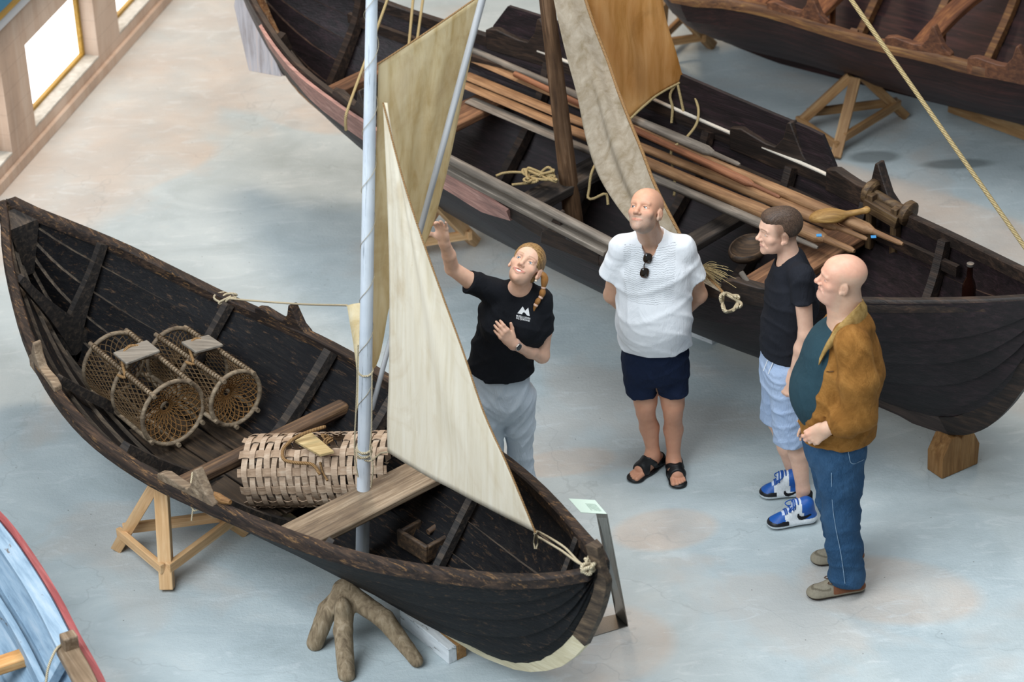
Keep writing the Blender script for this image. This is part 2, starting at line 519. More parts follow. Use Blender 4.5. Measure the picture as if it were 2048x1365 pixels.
# ------------------------------------------------------------------ boats
class Boat:
    """Clinker hull on a vertical centre plane: s along the axis, b half breadth, g sheer height, k keel height."""
    YM = [0, .22, .43, .63, .82, 1.0]
    ZM = [0, .13, .32, .54, .77, 1.0]
    YE = [0, .14, .30, .50, .75, 1.0]
    ZE = [0, .2, .4, .6, .8, 1.0]

    def __init__(q, name, label, S, ax, table, keel, bmax, group=None, prof=None, vee=.6):
        if prof:
            q.YM, q.ZM = prof
        q.S, q.ax = np.array([S[0], S[1], 0.0]), np.array([ax[0], ax[1], 0.0])
        q.n = np.array([-ax[1], ax[0], 0.0])
        q.t = np.array(table, float)
        q.k = np.array(keel, float)
        q.bmax = bmax
        q.vee = vee
        q.ang = math.atan2(ax[1], ax[0])
        q.L = q.t[-1, 0]
        m = q.w(q.L / 2, 0, 0)
        q.root = thing(name, label, 'boat', (m[0], m[1], 0), group)

    def w(q, s, o, z):
        return q.S + q.ax * s + q.n * o + V3(0, 0, z)

    def loc(q, p):
        d = np.asarray(p) - q.S
        return float(d @ q.ax), float(d @ q.n), float(p[2])

    def b(q, s): return float(max(hermite(q.t[:, 0], q.t[:, 1], s), .004))
    def g(q, s): return float(hermite(q.t[:, 0], q.t[:, 2], s))
    def kz(q, s): return float(min(hermite(q.k[:, 0], q.k[:, 1], s), q.g(s) - .002))

    def sec(q, s):
        b, g, k = q.b(s), q.g(s), q.kz(s)
        f = min(1.0, b / q.bmax) ** q.vee
        yy = np.array(q.YE) * (1 - f) + np.array(q.YM) * f
        zz = np.array(q.ZE) * (1 - f) + np.array(q.ZM) * f
        return yy * b, k + zz * (g - k)

    def half(q, s, z):
        y, zz = q.sec(s)
        return float(np.interp(z, zz, y))

    def stations(q, n=46):
        u = .5 - .5 * np.cos(np.linspace(0, math.pi, n))
        u = .55 * u + .45 * np.linspace(0, 1, n)
        return u * q.L

    def hull(q, mat, th=.017, n=46, edge_mat=None):
        mb = MB()
        st = q.stations(n)
        secs = [q.sec(s) for s in st]
        for side in (-1, 1):
            for j in range(len(q.YM) - 1):
                rings = []
                for s, (y, z) in zip(st, secs):
                    a = np.array([y[j], z[j]]); c = np.array([y[j + 1], z[j + 1]])
                    d = c - a
                    l = np.linalg.norm(d) + 1e-9
                    nn = np.array([d[1], -d[0]]) / l
                    e = a - d / l * min(.022, l * .12) * (j > 0)
                    k = th if j > 0 else 0.0
                    mid = (e + c) / 2 + nn * (k / 2 + .008 * min(1, l / .2))
                    quad = [e + nn * k, mid, c, c + nn * th, mid + nn * th, e + nn * (k + th)]
                    rings.append([q.w(s, side * p[0], p[1]) for p in quad])
                mb.loft(rings, True, True, flip=(side < 0))
        o = obj('hull', mb, mat, q.root, ang=28)
        if edge_mat:
            o.data.materials.append(edge_mat)
            per = (n - 1) * 6 + 2
            for i, p in enumerate(o.data.polygons):
                if i % per < (n - 1) * 6 and (i % per) % 6 == 2:
                    p.material_index = 1
        return o

    def gunwales(q, mat, wd=.05, h=.05, inner=.028, lift=.004, s0=0.02, s1=None):
        out = []
        for side, nm in ((-1, 'near'), (1, 'far')):
            mb = MB()
            rings = []
            for s in np.linspace(s0, s1 or q.L - .02, 40):
                b, g = q.b(s), q.g(s)
                i = min(inner, b * .8)
                prof = [(b - i, g - h), (b - i, g + lift), (b - i + .008, g + lift + .008), (b + wd - i - .01, g + lift + .006), (b + wd - i, g + lift - .006), (b + wd - i, g - h)]
                rings.append([q.w(s, side * y, z) for y, z in prof])
            mb.loft(rings, True, True, flip=(side < 0))
            out.append(obj('gunwale', mb, mat, q.root, ang=40))
        return out

    def keelson(q, mat, outer, inner, wid=.035, name='keel'):
        """outer / inner: matching (s, z) profiles of a stem, post or keel timber."""
        mb = MB()
        rings = []
        o = spline([(a, 0, b) for a, b in outer], 30)
        i = spline([(a, 0, b) for a, b in inner], 30)
        for p, r in zip(o, i):
            rings.append([q.w(p[0], -wid * .55, p[2]), q.w(p[0], wid * .55, p[2]), q.w(r[0], wid, r[2]), q.w(r[0], -wid, r[2])])
        mb.loft(rings, True, True)
        return obj(name, mb, mat, q.root, ang=45)

    def rib(q, s, mat, wd=.05, dp=.045, rise=0.0, name='rib', lo=0.0, hi=.97, sides=(-1, 1), rake=0.0):
        y, z = q.sec(s)
        pts = []
        us = np.linspace(lo, hi, 14)
        cy = hermite(np.linspace(0, 1, len(y)), y, us)
        cz = hermite(np.linspace(0, 1, len(z)), z, us)
        cy = np.maximum(cy - .012, 0)
        inner = []
        for a, c, u in zip(cy, cz, us):
            inner.append((a, c + .006))
        if len(sides) == 2:
            full = [(-a, c) for a, c in inner[::-1][:-1]] + inner
        else:
            full = [(sides[0] * a, c) for a, c in inner]
        full = np.array(full)
        T = np.gradient(full, axis=0)
        rings = []
        for i, (p, tt) in enumerate(zip(full, T)):
            tt = tt / (np.linalg.norm(tt) + 1e-9)
            nn = np.array([-tt[1], tt[0]])
            d = dp + rise * math.exp(-(p[0] / (.45 * q.b(s))) ** 2)
            r = p + nn * d
            ss = s + rake * (p[1] - full[:, 1].min())
            rings.append([q.w(ss - wd / 2, p[0], p[1]), q.w(ss + wd / 2, p[0], p[1]), q.w(ss + wd * .4, r[0], r[1]), q.w(ss - wd * .4, r[0], r[1])])
        mb = MB().loft(rings, True, True)
        return obj(name, mb, mat, q.root, ang=50)

    def thwart(q, s, z, mat, wd=.2, th=.035, name='thwart', sag=0.0, cut=.0, o0=None, o1=None, skew=0.0, bev=.008):
        h = q.half(s, z) - .004 - cut
        a, c = (-h if o0 is None else o0), (h if o1 is None else o1)
        mb = MB()
        rings = []
        for u in np.linspace(0, 1, 9):
            o = a + (c - a) * u
            zz = z + sag * (1 - (2 * u - 1) ** 2)
            ss = s + skew * (u - .5)
            rings.append([q.w(ss - wd / 2, o, zz - th), q.w(ss + wd / 2, o, zz - th), q.w(ss + wd / 2, o, zz), q.w(ss - wd / 2, o, zz)])
        mb.loft(rings, True, True)
        p = (q.w(s, c, z) - q.w(s, a, z))
        return obj(name, mb, mat, q.root, rot=frame_of(p), bevel=bev, ang=40)

    def oarlock(q, s, side, mat, k=1.0, flip=1, wd=.05, lean=0.0):
        prof = [(0, -.05), (0, .035), (.05, .05), (.1, .042), (.16, .034), (.2, .036), (.235, .085), (.25, .15), (.265, .155), (.285, .115), (.32, .05), (.36, .02), (.37, -.05)]
        b, g = q.b(s), q.g(s)
        ds = .1
        dirv = unit(q.w(s + ds, side * q.b(s + ds), q.g(s + ds)) - q.w(s, side * b, g))
        out = q.n * side
        o = q.w(s, side * (b - .005), g)
        r0 = [o + dirv * (x * flip * k) + V3(0, 0, z * k) + out * (-wd / 2 + lean * max(z, 0)) for x, z in prof]
        r1 = [p + out * wd for p in r0]
        mb = MB().loft([r0, r1], True, True, flip=(side * flip > 0))
        return obj('oarlock', mb, mat, q.root, ang=40, bevel=.006)

# -- front boat -------------------------------------------------------------
def tar(name, ang, base=('0b0b0d', '121215', '1f1d1c'), wear='4d3f34', wear_at=.6, rough=.62, spec=.18):
    return wood(name, *base, rot=(0, 0, -ang), rough=rough, wear=wear, wear_at=wear_at, spec=spec)

A1 = (.6466, -.7628)
ANG1 = math.atan2(A1[1], A1[0])
M_TAR = tar('tarred_planks', ANG1, wear='5b4634', wear_at=.555)
M_RAIL = tar('worn_tarred_rail', ANG1, ('1a1716', '302723', '574436'), '8f6c47', .55)
M_RIB = wood('tarred_rib', '191818', '2e2a28', '54483d', rot=(0, 0, -ANG1), wear='7d6a54', wear_at=.62)
M_KEEL = tar('cream_keel', ANG1, ('b0a386', 'cdc2a4', 'd9cfb6'), '5d4a38', .62, .7)
M_STEM = tar('worn_stem', ANG1, ('2a2420', '4f4236', '7a6650'), 'b9a684', .63, .65)
M_GREYWOOD = wood('weathered_plank', '4f4237', '85715b', 'ab9880', rough=.7, wear='b9ab97', wear_at=.6)
M_BROWN = wood('worn_brown_timber', '2b211b', '5d4634', '8b6c4c', rough=.65, wear='2a2521', wear_at=.6)
b1 = Boat('tarred_rowing_boat', 'black tarred clinker rowing boat in front with white mast, woven traps inside', (-2.768, 13.726), A1,
          [(0, .0, 1.1), (.3, .197, .985), (.6, .349, .897), (.9, .477, .805), (1.2, .571, .742), (1.5, .643, .712), (1.8, .689, .704), (2.1, .705, .708), (2.4, .696, .715),
           (2.7, .662, .731), (3.0, .625, .753), (3.3, .582, .781), (3.6, .527, .813), (3.9, .446, .854), (4.2, .336, .903), (4.5, .209, .965), (4.74, .08, 1.05), (4.83, .0, 1.09)],
          [(0, 1.09), (.03, .96), (.08, .78), (.17, .58), (.31, .40), (.53, .27), (.73, .21), (1.03, .18), (3.5, .165), (3.8, .165), (4.05, .188), (4.27, .258), (4.5, .425), (4.66, .64), (4.76, .86), (4.82, 1.04)], .705, vee=1.5)
M_EDGE = tar('lit_strake_edge', ANG1, ('2c2825', '51483f', '7b6c5b'), '8f7d66', .6, .7)  # lighter brown paints the light caught by the strakes' upper edges
b1.hull(M_TAR, edge_mat=M_EDGE, th=.023)
b1.gunwales(M_RAIL, wd=.062, h=.05)
_ko = [(4.85, 1.08), (4.875, 1.02), (4.828, .84), (4.723, .602), (4.565, .401), (4.315, .228), (4.062, .152), (3.729, .118)]
_ki = [(4.795, 1.08), (4.815, 1.0), (4.765, .85), (4.66, .64), (4.505, .44), (4.27, .275), (4.04, .207), (3.73, .18)]
b1.keelson(M_STEM, [(4.82, 1.19)] + _ko[:4], [(4.765, 1.19)] + _ki[:4], .034, 'stem')
b1.keelson(M_KEEL, _ko[3:] + [(2.2, .10), (1.03, .115)], _ki[3:] + [(2.2, .18), (1.03, .18)], .03, 'keel')
b1.keelson(M_STEM, [(1.03, .115), (.70, .14), (.45, .2), (.22, .35), (.08, .55), (.0, .76), (-.05, .95), (-.05, 1.07)], [(1.03, .18), (.73, .2), (.53, .26), (.31, .4), (.17, .58), (.08, .78), (.03, .95), (.03, 1.07)], .035, 'stern_post')
for s, wd, dp, rise in ((.52, .05, .045, .10), (1.28, .055, .045, .03), (2.03, .07, .05, .03), (2.62, .06, .05, .02), (3.5, .05, .04, .0)):
    b1.rib(s, M_RIB, wd, dp, rise)
b1.rib(3.95, M_RIB, .03, .03, name='rib', lo=.25, hi=.75, sides=(-1,))
b1.rib(4.4, M_RIB, .035, .03, name='rib', rake=.05)
# deadwood block in the stern
mb = MB()
rings = []
for s in np.linspace(.05, .17, 6):
    y, z = b1.sec(s)
    zt, h = b1.g(s) - .03, 0
    zb = np.interp(.25, np.linspace(0, 1, 6), z)
    rings.append([b1.w(s, -np.interp(zb, z, y), zb), b1.w(s, np.interp(zb, z, y), zb), b1.w(s, np.interp(zt, z, y) * .95, zt), b1.w(s, -np.interp(zt, z, y) * .95, zt)])
mb.loft(rings, True, True)
obj('stern_block', mb, M_RIB, b1.root)
TH1 = P(760, 985, .62)
S_TH = b1.loc(TH1)[0]
b1.thwart(S_TH, .62, M_GREYWOOD, wd=.23, th=.04, skew=-.0)
S_BM = b1.loc(P(550, 868, .56))[0]
b1.thwart(S_BM, .56, M_BROWN, wd=.085, th=.07, name='thwart_beam', bev=.02)
# bottom boards
mb = MB()
for o in (-.17, 0, .17):
    mb.loft([[b1.w(s, o - .08 * f, z0), b1.w(s, o + .08 * f, z0), b1.w(s, o + .08 * f, z0 + .015), b1.w(s, o - .08 * f, z0 + .015)] for s, f, z0 in ((1.35, .8, .285), (1.7, 1, .272), (2.3, 1, .272), (2.55, .95, .276))], True, True)
obj('bottom_boards', mb, wood('dark_bottom_board', '1b1614', '33291f', '5a4735', rot=(0, 0, -ANG1), wear='7a634b', wear_at=.66), b1.root, bevel=.004)
# floor rider in the bow
b1.rib(3.8, M_BROWN, .03, .02, lo=0, hi=.35, name='rib')
b1.oarlock(b1.loc(P(143, 770, .73))[0], -1, M_GREYWOOD, 1.0, -1)
b1.oarlock(b1.loc(P(348, 958, .72))[0] - .05, -1, M_GREYWOOD, 1.15)
b1.oarlock(b1.loc(P(520, 622, .72))[0], 1, M_RAIL, 1.0)
_cl = P(470, 1000, .72)
cs, co, cz = b1.loc(_cl)
mb = MB()
for dx, zz, r in ((-.06, .03, .012), (.06, .03, .012)):
    pass
mb.tube([b1.w(cs - .06, -b1.b(cs) + .01, b1.g(cs) + .035), b1.w(cs - .02, -b1.b(cs) + .02, b1.g(cs) + .03), b1.w(cs + .02, -b1.b(cs) + .02, b1.g(cs) + .03), b1.w(cs + .07, -b1.b(cs) + .03, b1.g(cs) + .035)], [.012, .02, .02, .012], 8)
mb.tube([b1.w(cs, -b1.b(cs) + .015, b1.g(cs) - .03), b1.w(cs, -b1.b(cs) + .02, b1.g(cs) + .03)], .014, 8)
obj('cleat', mb, wood('cleat_wood', '6a4a2c', '9a7448', 'b98f5d'), b1.root)

# -- middle boat ------------------------------------------------------------
A2 = (.7185, -.6956)
ANG2 = math.atan2(A2[1], A2[0])
M_HULL2 = tar('dark_hull_planks', ANG2, ('120d0e', '21181a', '35262a'), '52343a', .6, .5, .35)
M_IN2 = wood('dark_inner_timber', '15110f', '2c221d', '4a382c', rot=(0, 0, -ANG2), wear='6a4e3a', wear_at=.62)
M_THW2 = wood('brown_thwart', '3c281c', '6b4a34', '946c4d', rough=.6)
M_DARKTHW = wood('grey_dark_thwart', '1e1b1a', '3b3531', '5c524a', rough=.6)
M_PINK = tar('faded_red_strake', ANG2, ('7d625c', 'b0857a', 'd0a89b'), '3d3a3e', .62, .65)
b2 = Boat('long_wooden_boat', 'long dark brown wooden boat in the middle with brown mast and oars', (-1.613, 16.075), A2,
          [(0, 0, 1.5), (.25, .16, 1.44), (.5, .286, 1.375), (1.0, .471, 1.25), (1.5, .583, 1.2), (2.0, .657, 1.172), (2.5, .69, 1.128), (3.0, .732, 1.064), (3.5, .76, 1.015), (4.0, .728, 1.01),
           (4.5, .617, 1.036), (5.0, .467, 1.102), (5.5, .272, 1.192), (5.8, .14, 1.255), (5.97, .05, 1.295), (6.05, 0, 1.315)],
          [(0, 1.49), (.08, 1.27), (.19, 1.09), (.45, .81), (.7, .69), (1.0, .59), (1.35, .47), (1.68, .38), (2.0, .335), (2.7, .285), (3.7, .275), (4.9, .275), (5.2, .285), (5.45, .34), (5.65, .48), (5.8, .70), (5.93, .98), (6.04, 1.27)], .765,
          prof=([0, .25, .5, .71, .88, 1.0], [0, .15, .35, .53, .72, 1.0]))
b2.hull(M_HULL2, th=.024, edge_mat=tar('lit_inner_edge', ANG2, ('2a201c', '4a3930', '6b5344'), '7a604c', .62, .7))  # upper plank edges painted lighter, as the lit ledges of the front boat
b2.gunwales(M_IN2, wd=.05, h=.06)
_o2 = [(6.1, 1.36), (6.06, 1.15), (5.97, .9), (5.847, .674), (5.777, .544), (5.67, .393), (5.543, .288), (5.422, .238), (5.206, .212), (5.052, .225), (3.7, .225), (2.7, .235), (2.0, .285)]
_i2 = [(5.98, 1.36), (5.95, 1.15), (5.87, .92), (5.75, .71), (5.68, .6), (5.58, .47), (5.47, .38), (5.37, .335), (5.19, .305), (5.04, .29), (3.7, .29), (2.7, .3), (2.0, .35)]
b2.keelson(M_IN2, _o2[:8], _i2[:8], .045, 'stem')
b2.keelson(wood('worn_brown_keel', '2a2220', '4a3d38', '6d5a4f', rot=(0, 0, -ANG2)), _o2[6:], _i2[6:], .04, 'keel')
M_STERNP = wood('bare_stern_post', '4a2f1c', '8a5f3a', 'c0966a', rot=(0, 0, -ANG2), wear='d9c9ac', wear_at=.55)
b2.keelson(M_STERNP, [(2.0, .285), (1.6, .35), (1.0, .55), (.7, .65), (.45, .77), (.19, 1.05), (.06, 1.27), (-.05, 1.5), (-.09, 1.62)], [(2.0, .35), (1.6, .42), (1.0, .62), (.72, .72), (.48, .85), (.27, 1.09), (.17, 1.29), (.08, 1.5), (.04, 1.62)], .05, 'stern_post')
# faded heavy strake along the near side
mb = MB()
rings = []
for s in np.linspace(.62, 3.0, 26):
    b, g = b2.b(s), b2.g(s)
    y, z = b2.sec(s)
    zl = g - (.19 if s < 2.7 else .19 - .12 * (s - 2.7) / .32)
    yl = np.interp(zl, z, y)
    rings.append([b2.w(s, -(b + .03), g + .0), b2.w(s, -(b + .052), g - .005), b2.w(s, -(yl + .055), zl), b2.w(s, -(yl + .02), zl)])
mb.loft(rings, True, True, flip=True)
obj('rubbing_strake', mb, M_PINK, b2.root, ang=40)
for s in (.75, 1.4, 2.05, 2.62, 3.2, 3.8, 4.4, 5.05):
    b2.rib(s, M_IN2, .06, .055, .03)
for px, py, z, wd, mt, th in ((740, 143, 1.02, .12, M_THW2, .06), (940, 215, .93, .2, M_THW2, .05), (1090, 382, .80, .17, M_DARKTHW, .06), (1430, 452, .80, .12, M_DARKTHW, .05), (1600, 520, .86, .24, M_THW2, .05)):
    b2.thwart(b2.loc(P(px, py, z))[0], z, mt, wd, th)
# risers (inner stringers)
for side in (-1, 1):
    mb = MB()
    rings = []
    for s in np.linspace(.7, 5.2, 30):
        z = b2.g(s) - .17
        h = b2.half(s, z) - .012
        rings.append([b2.w(s, side * h, z), b2.w(s, side * (h - .03), z), b2.w(s, side * (h - .03), z + .06), b2.w(s, side * (h + .0), z + .06)])
    mb.loft(rings, True, True, flip=side > 0)
    obj('stringer', mb, M_IN2, b2.root, ang=40)
# high washboard on the far side
mb = MB()
s0, s1 = b2.loc(P(1000, 75, 1.16))[0], b2.loc(P(1640, 342, 1.1))[0]
rings = []
for u in np.linspace(0, 1, 24):
    s = s0 + (s1 - s0) * u
    h = .22 * min(1, (1 - u) / .06 + .25, u / .02 + .3)
    b, g = b2.b(s), b2.g(s)
    rings.append([b2.w(s, b - .005, g + .012), b2.w(s, b + .02, g + .012), b2.w(s, b + .045, g + h), b2.w(s, b + .02, g + h)])
mb.loft(rings, True, True)
obj('washboard', mb, M_HULL2, b2.root, ang=40)
for px, py, z, k in ((975, 72, 1.2, 1.5), (1450, 268, 1.06, 1.6), (1652, 350, 1.03, 1.55)):
    b2.oarlock(b2.loc(P(px, py, z))[0], 1, M_IN2, k, 1, .06)
for px, py, z, k, f in ((1185, 508, 1.05, 1.1, -1), (1430, 580, 1.05, 1.35, 1), (640, 175, 1.3, 1.1, 1)):
    b2.oarlock(b2.loc(P(px, py, z))[0], -1, M_IN2, k, f, .06)
# white plank inside the rail
mb = MB(); rings = []
for s in np.linspace(s0 + .35, s1, 20):
    rings.append([b2.w(s, b2.b(s) - .03, b2.g(s) + .012), b2.w(s, b2.b(s) - .008, b2.g(s) + .012), b2.w(s, b2.b(s) - .008, b2.g(s) + .02), b2.w(s, b2.b(s) - .03, b2.g(s) + .02)])
mb.loft(rings, True, True)
t = NT('pale_rail_edge', .6); t.color('cfc6b8')
obj('rail_edge', mb, t.m, b2.root)
# rudder hung on the stern post
rd = [(482, -60), (472, 10), (502, 140), (567, 152), (545, 95), (523, 48), (500, -20)]
cpl = b2.w(0, 0, 0)
r0 = [PP(x, y, cpl, b2.n) for x, y in rd]
mb = MB().loft([[p - b2.n * .02 for p in r0], [p + b2.n * .02 for p in r0]], True, True, flip=True)
t = NT('faded_rudder_paint', .7)
_g = t.map(t.coord(), scale=(8, 8, 1))
t.color(t.ramp(t.noise(_g, 2.5, 6, .65), [(.3, '9a8e8c'), (.5, 'c3bfc4'), (.7, 'd8c3b8')])).bump(t.noise(_g, 6, 4), .3)
obj('rudder', mb, t.m, b2.root, bevel=.006)
# pintle straps
mb = MB()
mb.tube(spline([PP(525, 60, cpl - b2.n * .04, b2.n), PP(560, 135, cpl - b2.n * .05, b2.n), PP(570, 150, cpl - b2.n * .05, b2.n), PP(575, 140, cpl - b2.n * .06, b2.n), PP(566, 118, cpl - b2.n * .07, b2.n)], 16), .008, 6)
t = NT('dark_iron', .5, .5, Metallic=.8); t.color('3a3836'); M_IRON = t.m
obj('pintle', mb, M_IRON, b2.root)
# net roller on the far rail
rs = b2.loc(P(1775, 410, 1.12))[0]
M_ROLL = wood('greasy_roller_wood', '2a1e14', '57422b', '7d6443', rough=.6)
ra, rb = PP(1746, 386, b2.w(rs, b2.b(rs) - .02, 0), b2.n), PP(1812, 424, b2.w(rs, b2.b(rs) - .02, 0), b2.n)
rax = unit(rb - ra)
mb = MB().tube([ra, ra + (rb - ra) * .33, ra + (rb - ra) * .66, rb], .028, 12)
rr = obj('net_roller', mb, M_ROLL, b2.root)
for e, sg in ((ra, -1), (rb, 1)):
    mb = MB().lathe(e, rax * sg, [(.001, -.015), (.055, -.015), (.072, 0), (.072, .03), (.05, .045), (.001, .045)], 18)
    obj('roller_end', mb, M_ROLL, rr)
for e in (ra + rax * .03, rb - rax * .03):
    q0 = e - b2.n * .05
    stick('roller_post', q0 + V3(0, 0, .03), q0 - V3(0, 0, .3), .05, .04, M_ROLL, b2.root, up=tuple(b2.ax))
stick('roller_rail', ra - b2.n * .06 - V3(0, 0, .035), rb - b2.n * .06 - V3(0, 0, .035), .06, .07, M_ROLL, b2.root)

# -- far boat ----------------------------------------------------------------
M_HULL3 = None
n0, n1, n2, n3 = P(1355, 0, 1.0), P(1622, 50, .97), P(1867, 107, .98), P(2048, 134, 1.02)
A3 = unit((n3 - n1) * V3(1, 1, 0))
ANG3 = math.atan2(A3[1], A3[0])
N3 = V3(-A3[1], A3[0], 0)
L3 = 6.4
M_HULL3 = tar('dark_red_hull', ANG3, ('1a1012', '2e1c1c', '472927'), '5c332f', .6, .5)
M_IN3 = wood('oiled_pine_inside', '3a2417', '6e4a2d', '96703f', rot=(0, 0, -ANG3), wear='2a1c14', wear_at=.6)
M_THW3 = wood('reddish_thwart', '44271a', '74482c', '9a6a40', rough=.55)
def near3(p): return float((p - n2) @ A3), float((p - n2) @ N3)
# half breadth profile that follows the measured near rail; centre line 0.95 m behind the widest point
pr3 = sorted([near3(q) for q in (n0, P(1450, 10, .98), P(1519, 23, .97), n1, P(1754, 86, .97), n2, P(1938, 121, 1.0), n3)])
omin = min(o for _, o in pr3)
B3 = .95
ss3 = [a for a, _ in pr3]
tab = [(a, B3 - (o - omin)) for a, o in pr3]
start = tab[0][0] - .95
tb3 = [(0, 0.0, 1.25), (.45, tab[0][1] * .55, 1.1)] + [(a - start, bb, .98 + .04 * ((a - .2) / 1.6) ** 2) for a, bb in tab]
e = tb3[-1]
tb3 += [(e[0] + .7, e[1] - .1, 1.04), (e[0] + 1.5, e[1] * .62, 1.12), (e[0] + 2.2, e[1] * .25, 1.22), (e[0] + 2.6, 0, 1.3)]
orig3 = n2 + A3 * start + N3 * (omin + B3)
Lb = tb3[-1][0]
b3 = Boat('dark_red_boat', 'dark red wooden boat in the far corner with pine boards inside', (orig3[0], orig3[1]), (A3[0], A3[1]), tb3,
          [(0, 1.24), (.1, 1.0), (.3, .65), (.6, .42), (1.0, .32), (1.6, .28), (Lb - 1.6, .28), (Lb - 1, .33), (Lb - .6, .46), (Lb - .2, .85), (Lb, 1.29)], B3, prof=([0, .25, .5, .71, .88, 1.0], [0, .15, .35, .53, .74, 1.0]))
b3.hull(M_HULL3)
b3.gunwales(M_IN3, wd=.05, h=.06)
b3.keelson(M_HULL3, [(-.05, 1.3), (.05, 1.0), (.25, .62), (.55, .36), (1.0, .25), (1.6, .22), (Lb - 1.6, .22), (Lb - .9, .26), (Lb - .4, .5), (Lb + .05, 1.3)],
           [(.05, 1.3), (.15, 1.0), (.35, .7), (.65, .45), (1.05, .34), (1.6, .29), (Lb - 1.6, .29), (Lb - 1, .36), (Lb - .5, .6), (Lb - .06, 1.3)], .04, 'keel')
for px, py in ((1560, 45), (1690, 75), (1820, 105), (1935, 125), (2040, 135)):
    b3.rib(b3.loc(P(px, py, .98))[0], M_IN3, .06, .05, .02)
mb = MB()
for o in (-.16, 0, .16):
    mb.loft([[b3.w(s, o - .08, z0), b3.w(s, o + .08, z0), b3.w(s, o + .08, z0 + .02), b3.w(s, o - .08, z0 + .02)] for s, z0 in ((1.6, .42), (2.2, .40), (Lb - 1.8, .40))], True, True)
obj('bottom_boards', mb, wood('pine_bottom_boards', '5c3d22', '8d6a40', 'ab8753', rot=(0, 0, -ANG3)), b3.root, bevel=.003)
for px, py in ((1500, 12), (1608, 42), (1846, 82)):
    s = b3.loc(P(px, py, .92))[0]
    b3.thwart(s, .88, M_THW3, .13, .05, sag=.1)
    stick('thwart_post', b3.w(s, -.30, .50), b3.w(s, -.30, .9), .04, .04, M_THW3, b3.root, round_=True)
for px, py, f in ((1530, 28, 1), (1765, 92, 1), (1940, 124, 1)):
    b3.oarlock(b3.loc(P(px, py, .98))[0], -1, wood('aged_oarlock', '35211a', '5f3b27', '85583a'), 1.2, f, .05)

# -- pale blue boat in the front corner ---------------------------------------
g0, g1, g2 = P(-60, 985, .80), P(60, 1120, .76), P(197, 1365, .80)
A4 = unit((g2 - g0) * V3(1, 1, 0))
ANG4 = math.atan2(A4[1], A4[0])
N4 = V3(-A4[1], A4[0], 0)
B4 = .78
px4 = [(-60, 985), (0, 1040), (60, 1120), (115, 1210), (148, 1275), (197, 1365)]
pr4 = [(float((P(x, y, .78) - g1) @ A4), float((P(x, y, .78) - g1) @ N4)) for x, y in px4]
omax = max(o for _, o in pr4)
st4 = pr4[0][0] - 1.3
tb4 = [(0, 0, 1.05), (.5, .35, .92)] + [(a - st4, B4 - (omax - o) , .78) for a, o in pr4]
e = tb4[-1]
tb4 += [(e[0] + .5, e[1] - .1, .82), (e[0] + 1.1, e[1] * .5, .92), (e[0] + 1.5, 0, 1.05)]
o4 = g1 + A4 * st4 + N4 * (omax - B4)
t = NT('peeling_blue_paint', .6, .3)
c = t.map(t.coord(), rot=(0, 0, -ANG4))
a = t.noise(t.map(c, scale=(1.5, 12, 12)), 2.2, 6, .65)
pl = t.noise(t.map(c, scale=(2.5, 5, 5)), 2.6, 7, .75, .3)
col = t.ramp(a, [(.3, '6b8296'), (.5, '8ba1b3'), (.7, 'a3b2bf')])
col = t.mix(t.ramp(pl, [(.63, 0.0), (.67, .85)]), col, '5d5044')
t.color(col).bump(a, .3)
M_BLUE = t.m
M_REDRAIL = wood('red_painted_rail', '6d3436', '95494a', 'ad6a67', rot=(0, 0, -ANG4), wear='4f3a34', wear_at=.64)
L4 = tb4[-1][0]
b4 = Boat('pale_blue_boat', 'pale blue painted boat with thin red rail in the near left corner', (o4[0], o4[1]), (A4[0], A4[1]), tb4,
          [(0, 1.0), (.1, .7), (.3, .35), (.6, .15), (1.0, .08), (L4 - 1, .08), (L4 - .5, .2), (L4 - .1, .7), (L4, 1.0)], B4)
b4.hull(M_BLUE)
mb = MB(); rings = []
for s in np.linspace(.02, L4 - .02, 40):
    b, g = b4.b(s), b4.g(s)
    rings.append([b4.w(s, b - .004, g - .02), b4.w(s, b + .028, g - .02), b4.w(s, b + .028, g + .01), b4.w(s, b - .004, g + .01)])
mb.loft(rings, True, True)
obj('gunwale', mb, M_REDRAIL, b4.root)
mb = MB(); rings = []
for s in np.linspace(.02, L4 - .02, 40):
    b, g = b4.b(s), b4.g(s)
    rings.append([b4.w(s, b - .09, g - .035), b4.w(s, b - .012, g - .03), b4.w(s, b - .012, g + .004), b4.w(s, b - .09, g - .004)])
mb.loft(rings, True, True)
obj('inner_rail', mb, M_BLUE, b4.root)
mb = MB(); rings = []
for s in np.linspace(.4, L4 - .4, 40):
    z = b4.g(s) - .2
    h = b4.half(s, z)
    rings.append([b4.w(s, h - .012, z - .05), b4.w(s, h - .045, z - .05), b4.w(s, h - .045, z + .04), b4.w(s, h - .012, z + .04)])
mb.loft(rings, True, True)
obj('stringer', mb, M_BLUE, b4.root)
M_PINE = wood('new_pine', 'a9743f', 'cf9c63', 'e2b983', rough=.55, wear='8a5a2e', wear_at=.68, bump=.15)
s4 = b4.loc(P(15, 1310, .58))[0]
b4.thwart(s4, .56, M_PINE, .09, .05)
for px, py in ((128, 1330),):
    b4.rib(b4.loc(P(px, py, .7))[0], M_BLUE, .05, .04)
